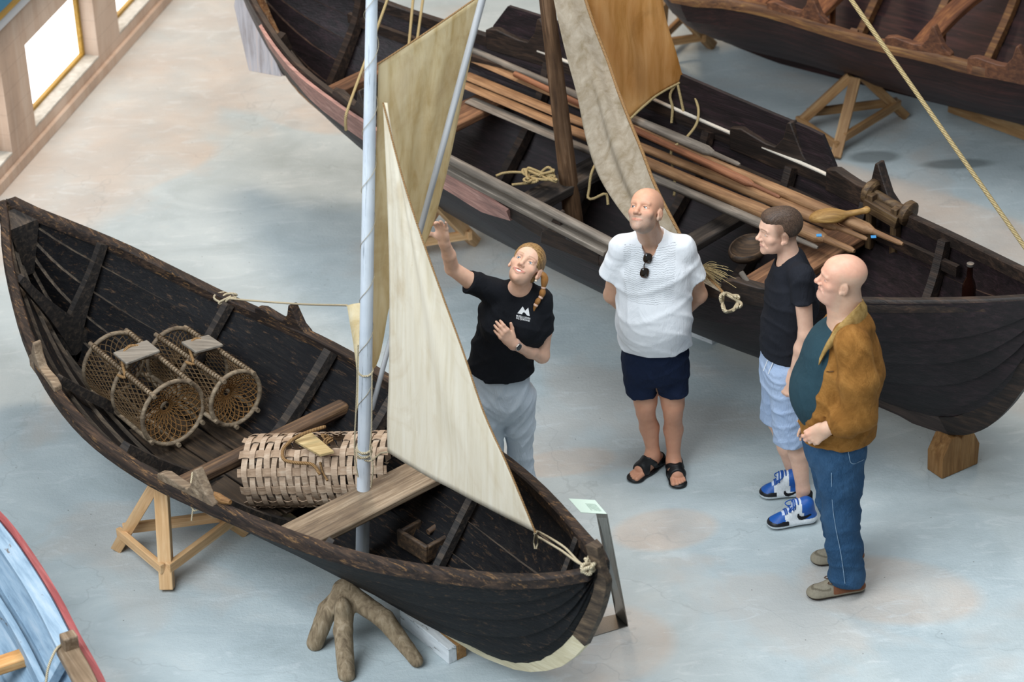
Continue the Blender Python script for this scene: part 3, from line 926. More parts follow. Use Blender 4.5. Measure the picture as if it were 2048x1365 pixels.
# bare pad with oarlock stump on the rail
s5 = b4.loc(P(150, 1300, .79))[0]
mb = MB()
mb.loft([[b4.w(s, b4.b(s) - .11, b4.g(s) + .0), b4.w(s, b4.b(s) - .012, b4.g(s) + .0), b4.w(s, b4.b(s) - .012, b4.g(s) + .045), b4.w(s, b4.b(s) - .11, b4.g(s) + .045)] for s in np.linspace(s5 - .02, s5 + .34, 6)], True, True)
mb.obox(b4.w(s5 + .01, b4.b(s5) - .05, b4.g(s5) + .06), A4 * .03, N4 * .035, V3(0, 0, .05))
obj('oarlock_pad', mb, wood('bare_oak_pad', '5b4a38', '8d7760', 'b3a08a', rot=(0, 0, -ANG4)), b4.root, bevel=.008)
# ------------------------------------------------------------------ organic surfaces: distance field + surface nets
class Field:
    def __init__(s):
        s.ops = []

    def add(s, prim, k=.02, mode='+'):
        f, c, r = prim
        s.ops.append((mode, f, c, r, k))
        return s

    def sub(s, prim, k=.01):
        return s.add(prim, k, '-')

    def cut(s, prim, k=.004):
        return s.add(prim, k, '&')

    def __call__(s, p, ops=None):
        d = np.full(len(p), 1.0)
        for mode, f, c, r, k in (s.ops if ops is None else ops):
            e = f(p)
            if mode == '+':
                h = np.clip(.5 + .5 * (d - e) / k, 0, 1)
                d = d + (e - d) * h - k * h * (1 - h)
            else:
                if mode == '-':
                    e = -e
                h = np.clip(.5 + .5 * (e - d) / k, 0, 1)
                d = d + (e - d) * h + k * h * (1 - h)
        return d

    def near(s, c, r):
        out = []
        for op in s.ops:
            if np.linalg.norm(np.asarray(op[2]) - c) < op[3] + r + op[4] + .03:
                out.append(op)
        return out

    def bounds(s, pad=.03):
        lo = np.min([op[2] - op[3] for op in s.ops if op[0] == '+'], axis=0) - pad
        hi = np.max([op[2] + op[3] for op in s.ops if op[0] == '+'], axis=0) + pad
        return lo, hi

def rc(a, b, r1, r2=None, n=None, f=1.0):
    """Tapered capsule, optionally squeezed by f along direction n."""
    a, b = np.asarray(a, float), np.asarray(b, float)
    r2 = r1 if r2 is None else r2
    ab = b - a
    if n is not None:
        n = unit(n)
        ab2 = ab + (1 / f - 1) * (ab @ n) * n
    else:
        ab2 = ab
    L2 = float(ab2 @ ab2) + 1e-12

    def fn(p):
        q = p - a
        if n is not None:
            q = q + (1 / f - 1) * (q @ n)[:, None] * n
        t = np.clip(q @ ab2 / L2, 0, 1)
        return (np.linalg.norm(q - t[:, None] * ab2, axis=1) - (r1 + (r2 - r1) * t)) * (f if n is not None else 1.0)
    return fn, (a + b) / 2, np.linalg.norm(ab) / 2 + max(r1, r2)

def el(c, r, R=None):
    c = np.asarray(c, float)
    r = np.asarray(r if not np.isscalar(r) else (r, r, r), float)
    R = np.eye(3) if R is None else np.asarray(R, float)

    def fn(p):
        q = (p - c) @ R
        k0 = np.linalg.norm(q / r, axis=1)
        k1 = np.linalg.norm(q / (r * r), axis=1) + 1e-9
        return k0 * (k0 - 1) / k1
    return fn, c, float(r.max())

def rbox(c, half, R=None, rad=.01):
    c = np.asarray(c, float); half = np.asarray(half, float) - rad
    R = np.eye(3) if R is None else np.asarray(R, float)

    def fn(p):
        q = np.abs((p - c) @ R) - half
        return np.linalg.norm(np.maximum(q, 0), axis=1) + np.minimum(q.max(1), 0) - rad
    return fn, c, float(np.linalg.norm(half) + rad)

def plane(p0, n):
    """Keeps the side the normal points away from (d<0 behind)."""
    p0 = np.asarray(p0, float); n = unit(n)
    return (lambda p: (p - p0) @ n), p0, 99.0

def sdf_mesh(F, h, lo=None, hi=None, disp=None):
    l0, h0 = F.bounds()
    lo = l0 if lo is None else np.maximum(l0, lo)
    hi = h0 if hi is None else np.minimum(h0, hi)
    B = 8
    H = B * h
    nc = np.maximum(np.ceil((hi - lo) / H).astype(int), 1)
    cc = np.stack(np.meshgrid(*[np.arange(k) for k in nc], indexing='ij'), -1).reshape(-1, 3)
    cen = lo + (cc + .5) * H
    dc = np.concatenate([F(cen[i:i + 40000]) for i in range(0, len(cen), 40000)])
    keep = np.abs(dc) < H * 1.25
    N = nc * B + 1
    D = np.where(np.repeat(np.repeat(np.repeat((dc > 0).reshape(nc), B, 0), B, 1), B, 2), 1.0, -1.0).astype(np.float32)
    D = np.pad(D, ((0, 1), (0, 1), (0, 1)), mode='edge')
    kc = cc[keep]
    if not len(kc):
        return np.zeros((0, 3)), np.zeros((0, 4), int)
    g = np.stack(np.meshgrid(*[np.arange(B + 1)] * 3, indexing='ij'), -1).reshape(-1, 3)
    key = (kc // 3) @ np.array([1000000, 1000, 1])
    order = np.argsort(key, kind='stable')
    kc, key = kc[order], key[order]
    starts = np.flatnonzero(np.r_[True, key[1:] != key[:-1]])
    ends = np.r_[starts[1:], len(key)]
    for a, b in zip(starts, ends):
        idx = (kc[a:b, None, :] * B + g[None]).reshape(-1, 3)
        p = lo + idx * h
        c = (p.min(0) + p.max(0)) / 2
        ops = F.near(c, np.linalg.norm(p.max(0) - c))
        d = F(p, ops)
        if disp is not None:
            d = d + disp(p)
        D[idx[:, 0], idx[:, 1], idx[:, 2]] = d
    S = D < 0
    cnt = np.zeros(np.array(S.shape) - 1, np.int8)
    for i in (0, 1):
        for j in (0, 1):
            for k in (0, 1):
                cnt += S[i:S.shape[0] - 1 + i, j:S.shape[1] - 1 + j, k:S.shape[2] - 1 + k]
    act = np.argwhere((cnt > 0) & (cnt < 8))
    cid = np.full(cnt.shape, -1, np.int32)
    cid[tuple(act.T)] = np.arange(len(act))
    cor = np.array([(i, j, k) for i in (0, 1) for j in (0, 1) for k in (0, 1)])
    val = np.stack([D[tuple((act + c).T)] for c in cor], 1).astype(float)
    acc = np.zeros((len(act), 3)); num = np.zeros(len(act))
    for a in range(8):
        for b in range(a + 1, 8):
            if np.abs(cor[a] - cor[b]).sum() != 1:
                continue
            m = (val[:, a] < 0) != (val[:, b] < 0)
            t = val[m, a] / (val[m, a] - val[m, b])
            acc[m] += cor[a] + t[:, None] * (cor[b] - cor[a])
            num[m] += 1
    V = lo + (act + acc / num[:, None]) * h
    quads = []
    sh = np.array(cnt.shape)
    for ax in range(3):
        u, w = [(1, 2), (2, 0), (0, 1)][ax]
        sl0 = [slice(None)] * 3; sl1 = [slice(None)] * 3
        sl0[ax] = slice(0, -1); sl1[ax] = slice(1, None)
        ch = np.argwhere(S[tuple(sl0)] != S[tuple(sl1)])
        ok = (ch[:, u] > 0) & (ch[:, w] > 0) & (ch[:, u] < sh[u]) & (ch[:, w] < sh[w])
        ch = ch[ok]
        du = np.zeros(3, int); du[u] = 1
        dw = np.zeros(3, int); dw[w] = 1
        q = np.stack([cid[tuple((ch - du - dw).T)], cid[tuple((ch - dw).T)], cid[tuple(ch.T)], cid[tuple((ch - du).T)]], 1)
        ins = S[tuple(ch.T)]
        q[~ins] = q[~ins][:, ::-1]
        quads.append(q)
    Q = np.concatenate(quads)
    Q = Q[(Q >= 0).all(1)]
    # relax a little and pull back on the surface
    return V, Q

def np_mesh(name, V, Q, mats, midx=None, attr=None, parent=None, smooth=True, loc=None, **k):
    base = WL[parent.name] if parent is not None else (np.array(loc, float) if loc is not None else np.array([V[:, 0].mean(), V[:, 1].mean(), V[:, 2].min()]))
    me = bpy.data.meshes.new(name)
    n = len(Q)
    me.vertices.add(len(V))
    me.vertices.foreach_set('co', (V - base).astype(np.float32).ravel())
    me.loops.add(n * 4)
    me.loops.foreach_set('vertex_index', Q.astype(np.int32).ravel())
    me.polygons.add(n)
    me.polygons.foreach_set('loop_start', np.arange(0, n * 4, 4, dtype=np.int32))
    me.update(calc_edges=True)
    me.polygons.foreach_set('use_smooth', [smooth] * n)
    for m in (mats if isinstance(mats, (list, tuple)) else [mats]):
        me.materials.append(m)
    if midx is not None:
        me.polygons.foreach_set('material_index', midx.astype(np.int32))
    if attr is not None:
        for an, av in attr.items():
            ca = me.color_attributes.new(an, 'FLOAT_COLOR', 'POINT')
            a4 = np.ones((len(V), 4), np.float32); a4[:, :av.shape[1]] = av
            ca.data.foreach_set('color', a4.ravel())
    me.validate()
    o = bpy.data.objects.new(name, me)
    COL.objects.link(o)
    WL[o.name] = np.array(base, float)
    if parent is not None:
        o.parent = parent
    else:
        o.location = Vector(base)
    tag(o, **k)
    return o

def sdf_obj(name, F, h, mats, parent=None, disp=None, lo=None, hi=None, **k):
    V, Q = sdf_mesh(F, h, lo, hi, disp)
    return np_mesh(name, V, Q, mats, parent=parent, **k)
# ------------------------------------------------------------------ things in and around the boats
def rope_mat(name, c0, c1):
    t = NT(name, .8, .15)
    uv = t.coord('UV')
    s = t.n('SeparateXYZ', {'Vector': uv})
    ph = t.math('ADD', t.math('MULTIPLY', s.outputs[0], 760.0), t.math('MULTIPLY', s.outputs[1], 12.566))
    w = t.math('SINE', ph)
    col = t.mix(t.ramp(w, [(.0, 0.0), (1.0, 1.0)]), c0, c1)
    t.color(col).bump(w, .6, .004)
    return t.m
M_ROPE = rope_mat('pale_rope', 'a8997c', 'd8cbb0')
M_HEMP = rope_mat('hemp_rope', '7a5c3c', 'b08d62')
M_TWINE = rope_mat('tan_twine', 'a48e64', 'c9b588')

def rope(name, pts, r, mat, label=None, group=None, parent=None, n=None, res=None):
    pts = np.asarray(pts, float)
    L = np.linalg.norm(np.diff(pts, axis=0), axis=1).sum()
    mb = MB().tube(spline(pts, res or int(max(8, min(220, L / .02)))), r, n or 7)
    o = obj(name, mb, mat, parent, ang=80)
    if label:
        tag(o, label, 'rope', group)
    return o

# ---- trestles
def trestle(apex, feet, mat, label, th=.070, tw=.058, drop=(.26, .26, .26), group='pine trestles under the boats'):
    ap = np.asarray(apex, float)
    c = np.mean(feet, axis=0)
    root = thing('boat_trestle', label, 'trestle', (c[0], c[1], 0), group)
    tops = []
    for f in feet:
        f = np.asarray(f, float)
        d = unit((f - c) * V3(1, 1, 0))
        top = ap + d * .035
        tops.append(top)
        stick('leg', top, f + V3(0, 0, .012), th, tw, mat, root, up=tuple(d))
    k = len(feet)
    for i in range(k):
        j = (i + 1) % k
        t = drop[i] if i < len(drop) else .25
        a = feet[i] + (tops[i] - feet[i]) * t
        b = feet[j] + (tops[j] - feet[j]) * t
        d = unit(b - a)
        out = unit(((a + b) / 2 - c) * V3(1, 1, 0)) * .035
        stick('rung', a - d * .03 + out, b + d * .03 + out, .030, .056, mat, root)
    return root
M_TRE = wood('new_pine_trestle', 'bd9160', 'dab184', 'e9cba0', rough=.5, bump=.12, wear='8d5b2c', wear_at=.7)
M_TRE2 = wood('aged_pine_trestle', '7d5a38', 'a57f54', 'c4a47a', rough=.6, bump=.15, wear='6f5233', wear_at=.66)
trestle(P(325, 968, .50), [P(335, 1182), P(236, 1098), P(490, 1066)], M_TRE, 'new pine trestle under the left side of the black tarred boat')
trestle(P(1713, 152, .42), [P(1671, 319), P(1585, 262), P(1809, 234)], M_TRE2, 'aged pine trestle standing on open floor under the dark red boat', drop=(.2, .3, .3))
trestle(P(1332, -2, .62), [P(1424, 94), P(1318, 110), P(1400, 30)], M_TRE2, 'pine trestle half hidden behind the amber sail at top')
trestle(P(862, 398, .52), [P(950, 487), P(838, 505), P(905, 400)], M_TRE, 'pine trestle behind the raised hand of the woman')

# ---- driftwood stump
F = Field()
top = P(692, 1185, .29)
fa, fb, fc = P(630, 1286, .03), P(693, 1350, .02), P(833, 1322, .035)
F.add(el(top + V3(-.005, .02, 0), (.062, .06, .055)), .02)
for foot, r1, r2, mid in ((fa, .052, .043, P(655, 1222, .2)), (fb, .050, .042, P(686, 1262, .17)), (fc, .052, .034, P(770, 1240, .2))):
    F.add(rc(top, mid, r1, r1 * .92), .02)
    F.add(rc(mid, foot, r1 * .92, r2), .012)
F.add(el(P(685, 1216, .27), (.04, .045, .055)), .025)
F.cut(plane((0, 0, .0), (0, 0, -1)), .004)
t = NT('grey_driftwood', .75, .2)
c = t.coord()
a = t.noise(t.map(c, scale=(9, 9, 2.2)), 3.0, 7, .65, .8)
t.color(t.ramp(a, [(.3, '5b4c3c'), (.5, '8a7860'), (.7, 'a89780')])).bump(a, .5, .012)
dn = lambda p: .0012 * np.sin(p[:, 0] * 60 + 2 * np.sin(p[:, 2] * 40)) * np.sin(p[:, 1] * 55 + p[:, 2] * 18)
sdf_obj('driftwood_stand', F, .007, t.m, disp=dn, label='three-legged driftwood root propping the bow of the black boat', cat='stand')

# ---- timber packing blocks
t = NT('flaking_white_paint', .7, .2)
c = t.map(t.coord(), scale=(3, 14, 14))
a = t.noise(c, 2.2, 7, .7, .4)
t.color(t.ramp(a, [(.34, '6d6a66'), (.40, 'cfd3d6'), (.7, 'e6e9eb')])).bump(a, .3)
M_WHITEP = t.m
M_BLOCK = wood('sawn_block', '7a5630', 'a97f4e', 'c79f6b', rough=.6)
def block(a, b, h, w1, w2, label):
    a, b = np.asarray(a, float), np.asarray(b, float)
    d = unit(b - a); s = np.cross(V3(0, 0, 1), d)
    c0 = (a + b) / 2
    root = thing('timber_block', label, 'timber', (c0[0], c0[1], 0), 'timber blocks under the keels')
    stick('painted_board', a + s * w1 / 2 + V3(0, 0, h / 2), b + s * w1 / 2 + V3(0, 0, h / 2), w1, h, M_WHITEP, root, label='white painted board')
    stick('bare_board', a + s * (w1 + w2 / 2 + .001) + V3(0, 0, h / 2), b + s * (w1 + w2 / 2 + .001) + V3(0, 0, h / 2), w2, h, M_BLOCK, root, label='bare brown board')
block(P(801, 1250), P(898, 1330), .09, .05, .055, 'white painted timber block beside the driftwood stand under the keel')
block(P(1378, 672), P(1424, 690), .10, .06, .06, 'white painted timber block behind the man in the white shirt')

bc = P(1920, 944)
R_ = unit((P(1952, 930) - P(1892, 956)) * V3(1, 1, 0)); N_ = V3(-R_[1], R_[0], 0)
pf = [(-.125, 0), (.125, 0), (.13, .13), (.075, .235), (.03, .235), (.0, .205), (-.03, .235), (-.075, .235), (-.13, .13)]
mb = MB().loft([[bc + R_ * x + V3(0, 0, z) - N_ * .0 for x, z in pf], [bc + R_ * x + V3(0, 0, z) + N_ * .12 for x, z in pf]], True, True)
tag(obj('keel_block', mb, wood('block_end_wood', '6d4a26', '9c7142', 'bb9160', along='z', rough=.65), bevel=.006, ang=30), 'notched wooden block carrying the bow of the long brown boat', 'block')

# ---- steel sign stand
t = NT('brushed_steel', .3, .5, Metallic=.9)
g = t.map(t.coord(), scale=(60, 60, 2))
t.color(t.ramp(t.noise(g, 3, 3), [(.3, '8c8882'), (.7, '9a968f')])); M_STEEL = t.m
pb = [P(1256, 1254), P(1232, 1231)]
pt = [P(1214, 1029, .70), P(1193, 1028, .70)]
pl = [P(1137, 998, .74), P(1190, 1001, .74), P(1214, 1029, .70), P(1162, 1026, .70)]
bs = [pb[0], pb[1], P(1180, 1243), P(1186, 1275)]
c = np.mean(bs, axis=0)
sg = thing('sign_stand', 'bent steel sign stand with pale green plate by the bow of the black boat', 'sign', (c[0], c[1], 0))
def sheet(q, th):
    q = np.asarray(q); nn = unit(np.cross(q[1] - q[0], q[3] - q[0]))
    return MB().loft([[p - nn * th / 2 for p in q], [p + nn * th / 2 for p in q]], True, True)
obj('base_plate', sheet([p + V3(0, 0, .003) for p in bs], .005), M_STEEL, sg)
obj('post', sheet([pb[0] + V3(0, 0, .004), pb[1] + V3(0, 0, .004), pt[1], pt[0]], .005), M_STEEL, sg)
t = NT('pale_green_plate', .4, .4); t.color('d9ead9')
obj('sign_plate', sheet(pl, .006), t.m, sg)
t = NT('sign_ink', .6); t.color('7b9484')
mb = MB()
ex, ey = (pl[1] - pl[0]), (pl[3] - pl[0])
nn = unit(np.cross(ex, ey)); nn = nn if nn[2] > 0 else -nn
rr_ = random.Random(3)
for i in range(9):
    x = .42 + .05 * i * .9
    o = pl[0] + ex * (.5 + .045 * i) * 1.0 + ey * .3 + nn * .004
    y = 0
    while y < (.5 if i not in (1, 2) else .38):
        w_ = rr_.uniform(.025, .07)
        mb.obox(o + ey * (y + w_ / 2), ex * .006, ey * w_ / 2, nn * .0004)
        y += w_ + .018
obj('lettering', mb, t.m, sg)

# ---- spars and sails of the front boat
t = NT('white_mast_paint', .5, .35)
c = t.coord()
a = t.noise(t.map(c, scale=(1.2, 26, 26)), 2.0, 6, .7)
k = t.noise(t.map(c, scale=(6, 14, 14)), 2.2, 6, .75)
col = t.ramp(t.noise(c, 3, 4), [(.3, 'b4bcc6'), (.6, 'cdd3da')])
col = t.mix(t.ramp(a, [(.58, 0.0), (.64, .65)]), col, '6b7076')
col = t.mix(t.ramp(k, [(.68, 0.0), (.71, .85)]), col, '8a6a52')
t.color(col).bump(a, .3)
M_MAST = t.m
m0 = P(727, 978, .62)
YM = m0[1]
mt = PY(744.5, -60, YM)
md = unit(mt - m0)
mfoot = m0 - md * ((m0[2] - .19) / md[2])
mb = MB().tube([mfoot + (mt - mfoot) * u for u in np.linspace(0, 1, 8)], [.034, .031, .026], 16)
mast = obj('mast', mb, M_MAST, rot=frame_of(mt - m0), ang=60)
tag(mast, 'white painted mast standing in the black tarred boat', 'mast')
def on_mast(z): return m0 + md * ((z - m0[2]) / md[2])
# boltrope and wire lashings round the mast
hel = [on_mast(z) + .034 * (V3(1, 0, 0) * math.cos(a) + V3(0, 1, 0) * math.sin(a)) for a, z in zip(np.linspace(0, 2 * math.pi * 8, 260), np.linspace(.95, 3.3, 260))]
rope('mast_lashing', hel, .0013, M_ROPE, 'thin cord wound in turns up the white mast', res=300, n=5)
for z, rr in ((.86, .007), (.835, .007), (1.3, .005)):
    ring = [on_mast(z) + .036 * (V3(1, 0, 0) * math.cos(a) + V3(0, 1, 0) * math.sin(a)) + V3(0, 0, .012 * math.sin(a)) for a in np.linspace(0, 2 * math.pi, 26)]
    rope('mast_grommet', ring, rr, M_ROPE, {.86: 'upper rope ring tied low on the white mast', .835: 'lower rope ring tied low on the white mast', 1.3: 'thin rope ring higher on the white mast'}[z])
rope('halyard', [PY(716, 690, YM - .04), PY(713, 800, YM - .045), PY(709, 900, YM - .05), PY(716, 955, YM - .05)], .004, M_ROPE, 'thin line hanging down the left side of the white mast')
rope('downhaul', [PY(744, 745, YM - .03), PY(743, 860, YM - .04), PY(740, 900, YM - .045), PY(746, 935, YM - .06), PY(742, 975, YM - .05)], .004, M_ROPE, 'thin line hanging down the right side of the white mast')

def sail_mat(name, base, light, dark, stain, trans, stretch=(14, 14, 1.2), seams=0):
    t = NT(name, .85, .1)
    c = t.coord()
    uv = t.coord('UV')
    a = t.noise(t.map(c, scale=stretch), 1.5, 6, .65, .5)
    b = t.noise(c, 2.2, 6, .65, .8)
    col = t.ramp(a, [(.3, dark), (.5, base), (.7, light)])
    col = t.mix(t.ramp(b, [(.5, 0.0), (.72, .55)]), col, stain)
    sp = t.noise(t.map(c, scale=(1.5, 1.5, 1.5)), 5, 5, .85)
    col = t.mix(t.ramp(sp, [(.69, 0.0), (.73, .7)]), col, stain)
    if seams:
        s = t.n('SeparateXYZ', {'Vector': uv})
        fr = t.math('FRACT', t.math('MULTIPLY', s.outputs[0], float(seams)))
        col = t.mix(t.ramp(fr, [(.0, .55), (.03, .0), (.97, .0), (1.0, .55)]), col, dark)
    t.color(col)
    wv = t.noise(t.map(c, scale=(9, 9, 1)), 2.5, 4, .6, 1.0)
    t.bump(t.math('ADD', wv, t.math('MULTIPLY', t.noise(c, 160, 2), .12)), .22, .02)
    tr = t.n('BsdfTranslucent', {'Color': col})
    mx = t.n('MixShader', {0: trans, 1: t.b.outputs[0], 2: tr.outputs[0]})
    t.link(mx.outputs[0], t.out.inputs[0])
    return t.m

def cloth(name, rows, mat, label, nu=28, nv=44, fold=.012, freq=9, seed=1, th=.0016):
    """rows of 3-D control points -> smooth cloth with soft vertical folds and real thickness."""
    R = np.array([spline(r, nu) for r in rows])
    G = np.stack([spline(R[:, j], nv) for j in range(nu)], 1)
    du = np.gradient(G, axis=1); dv = np.gradient(G, axis=0)
    nn = np.cross(du, dv); nn /= np.linalg.norm(nn, axis=2)[..., None] + 1e-9
    u = np.linspace(0, 1, nu)[None, :]; v = np.linspace(0, 1, nv)[:, None]
    wv = (np.sin(u * freq * 2 + 1.3 * np.sin(v * 4 + seed)) * .6 + np.sin(u * freq * 3.7 + v * 5 + seed * 2) * .4) * fold * np.sin(np.pi * np.clip(v, .04, .96)) * np.sin(np.pi * np.clip(u, .06, .94)) ** .5
    G = G + nn * wv[..., None]
    mb = MB().grid(G)
    o = obj(name, mb, mat, ang=180)
    sm = o.modifiers.new('weight', 'SOLIDIFY'); sm.thickness = th; sm.offset = 0
    tag(o, label, 'sail')
    return o, G

M_SAIL1 = sail_mat('tan_mainsail', 'e6d9b6', 'efe5c9', 'd6c292', 'bd9f66', .5, (12, 12, 1.5))
M_JIB1 = sail_mat('cream_jib', 'e3d9c5', 'eae2d1', 'd9cdb4', 'bda379', .25, (16, 16, 1.0))
M_JIB2 = sail_mat('grey_canvas_jib', '978c7b', 'a89e8e', '82755f', '77684f', .2, (12, 12, .6))
M_SAIL2 = sail_mat('amber_mainsail', 'd6aa6c', 'e0ba82', 'c2924e', 'a3763f', .5, (9, 9, 1.2))
Y = lambda x, y, d: PY(x, y, YM + d)
rows = [[Y(757, 127, .02), Y(860, 62, .10), Y(969, -15, .22)],
        [Y(754, 240, .03), Y(850, 200, .14), Y(931, 165, .28)],
        [Y(749, 370, .035), Y(830, 350, .17), Y(889, 365, .33)],
        [Y(744, 500, .04), Y(795, 500, .16), Y(850, 490, .38)],
        [Y(738, 620, .04), Y(772, 630, .13), Y(790, 565, .42)],
        [Y(733, 705, .04), Y(757, 720, .10), Y(738, 600, .42)],
        [Y(722, 775, .035), Y(735, 740, .10), Y(712, 607, .40)],
        [Y(711, 838, .03), Y(713, 740, .14), Y(694, 611, .40)]]
main1, _ = cloth('mainsail', rows, M_SAIL1, 'tan mainsail hanging behind the white mast of the front boat', 34, 56, .012, 8, 2)
clew = Y(694, 611, .40)
rope('head_boltrope', [Y(755, 129, .01), Y(860, 60, .085), Y(967, -14, .205)], .0045, M_HEMP, 'brown rope along the slanting top edge of the tan sail')
tack = PP(1071, 1066, b1.w(0, 0, 0), b1.n)
yt = tack[1] - YM
luff = [(766, 205), (800, 338), (836, 455), (880, 580), (924, 700), (968, 828), (1014, 930), (1071, 1066)]
leech = [(766, 208), (771, 300), (775, 400), (778, 520), (778, 640), (777, 760), (774, 840), (775, 905)]
foot = [(775, 905), (845, 948), (950, 1004), (1071, 1066)]
rows = []
for i in range(8):
    v = i / 7
    a, b = leech[i], luff[i]
    pa, pb_ = Y(*a, -.05 - .10 * v), Y(*b, -.05 + (yt + .05) * v)
    if i < 7:
        mid = (pa + pb_) / 2 + V3(.02, -.05 * math.sin(math.pi * v), 0)
        rows.append([pa, mid, pb_])
    else:
        rows.append([pa, Y(845, 948, -.15 + (yt + .15) * .24 - .03), Y(950, 1004, -.15 + (yt + .15) * .6 - .02), pb_])
rows = [[r[0], r[0] * .5 + r[1] * .5, r[1], r[1] * .5 + r[2] * .5, r[2]] if len(r) == 3 else [r[0], r[1], r[1] * .5 + r[2] * .5, r[2], r[3]] for r in rows]
jib1, GJ = cloth('jib', rows, M_JIB1, 'cream triangular jib in front of the white mast', 34, 60, .008, 7, 5)
rope('jib_boltrope', [GJ[i, -1] for i in range(0, 60, 3)] + [tack], .0045, M_HEMP, 'brown rope along the slanting edge of the cream jib')
stick('sprit', Y(975, -40, .17), Y(744, 818, -.0), .034, .034, (lambda t: (t.color(t.ramp(t.noise(t.map(t.coord(), scale=(1, 20, 20)), 2, 5), [(.3, '8d8d8f'), (.7, 'b5b5b6')])), t.m)[1])(NT('grey_sprit_paint', .5, .35)), round_=True, taper=.7, label='grey sprit pole slanting across the tan sail', cat='pole')
rope('clew_line', [P(452, 597, .74), P(520, 603, .80), P(610, 609, .93), clew], .0055, M_ROPE, 'pale sheet rope from far rail to the corner of the tan sail')
def knot(name, c, r, rr, mat, label, n=60, seed=0, squash=(1, 1, .7), parent=None):
    q = random.Random(seed)
    ph = [q.uniform(0, 6.28) for _ in range(6)]
    pts = [c + r * V3(squash[0] * math.sin(3 * a + ph[0]) * (.6 + .4 * math.cos(5 * a + ph[1])), squash[1] * math.cos(2 * a + ph[2]), squash[2] * math.sin(5 * a + ph[3]) * .7) for a in np.linspace(0, 6.0, n)]
    return rope(name, pts, rr, mat, label, parent=parent, res=n * 3)
knot('rope_knot', P(452, 595, .735), .05, .0065, M_ROPE, 'grey rope bundle knotted on the far rail of the black boat', seed=4, squash=(1.3, .8, .5))
knot('rope_knot', P(1178, 1133, 1.1), .035, .009, M_ROPE, 'thick rope knot beside the stem head of the black boat', seed=9)
for k_, (dx, dz, lb) in enumerate(((0, 0, 'left strand of the rope from cream jib to bow'), (7, -6, 'right strand of the rope from cream jib to bow'))):
    rope('tack_line', [tack, P(1073 + dx, 1072 + dz, .93), P(1120 + dx, 1100 + dz, .99), P(1166, 1130, 1.1), b1.w(4.76, 0, 1.14)], .0055, M_ROPE, lb, 'tack lines of the cream jib')
rope('tack_loop', [tack, P(1068, 1085, .9), P(1071, 1100, .88), P(1076, 1085, .9), tack], .004, M_ROPE, 'small rope loop hanging from the lower tip of cream jib')
rope('clew_tie', [GJ[-1, 0], P(760, 908, .82), on_mast(.80) + V3(.03, -.03, 0), on_mast(.82) + V3(-.035, -.02, 0)], .005, M_ROPE, 'short rope tying the inner corner of cream jib to mast')
rope('oarlock_loop', [P(385, 945, .78), P(380, 985, .72), P(383, 1015, .66), P(392, 1022, .65), P(408, 1005, .69), P(412, 970, .76)], .005, M_ROPE, 'pale rope loop on the near oarlock of the black boat')
rope('oarlock_tail', [P(386, 1016, .66), P(383, 1042, .60)], .004, M_ROPE, 'short rope tail hanging below the near oarlock loop')

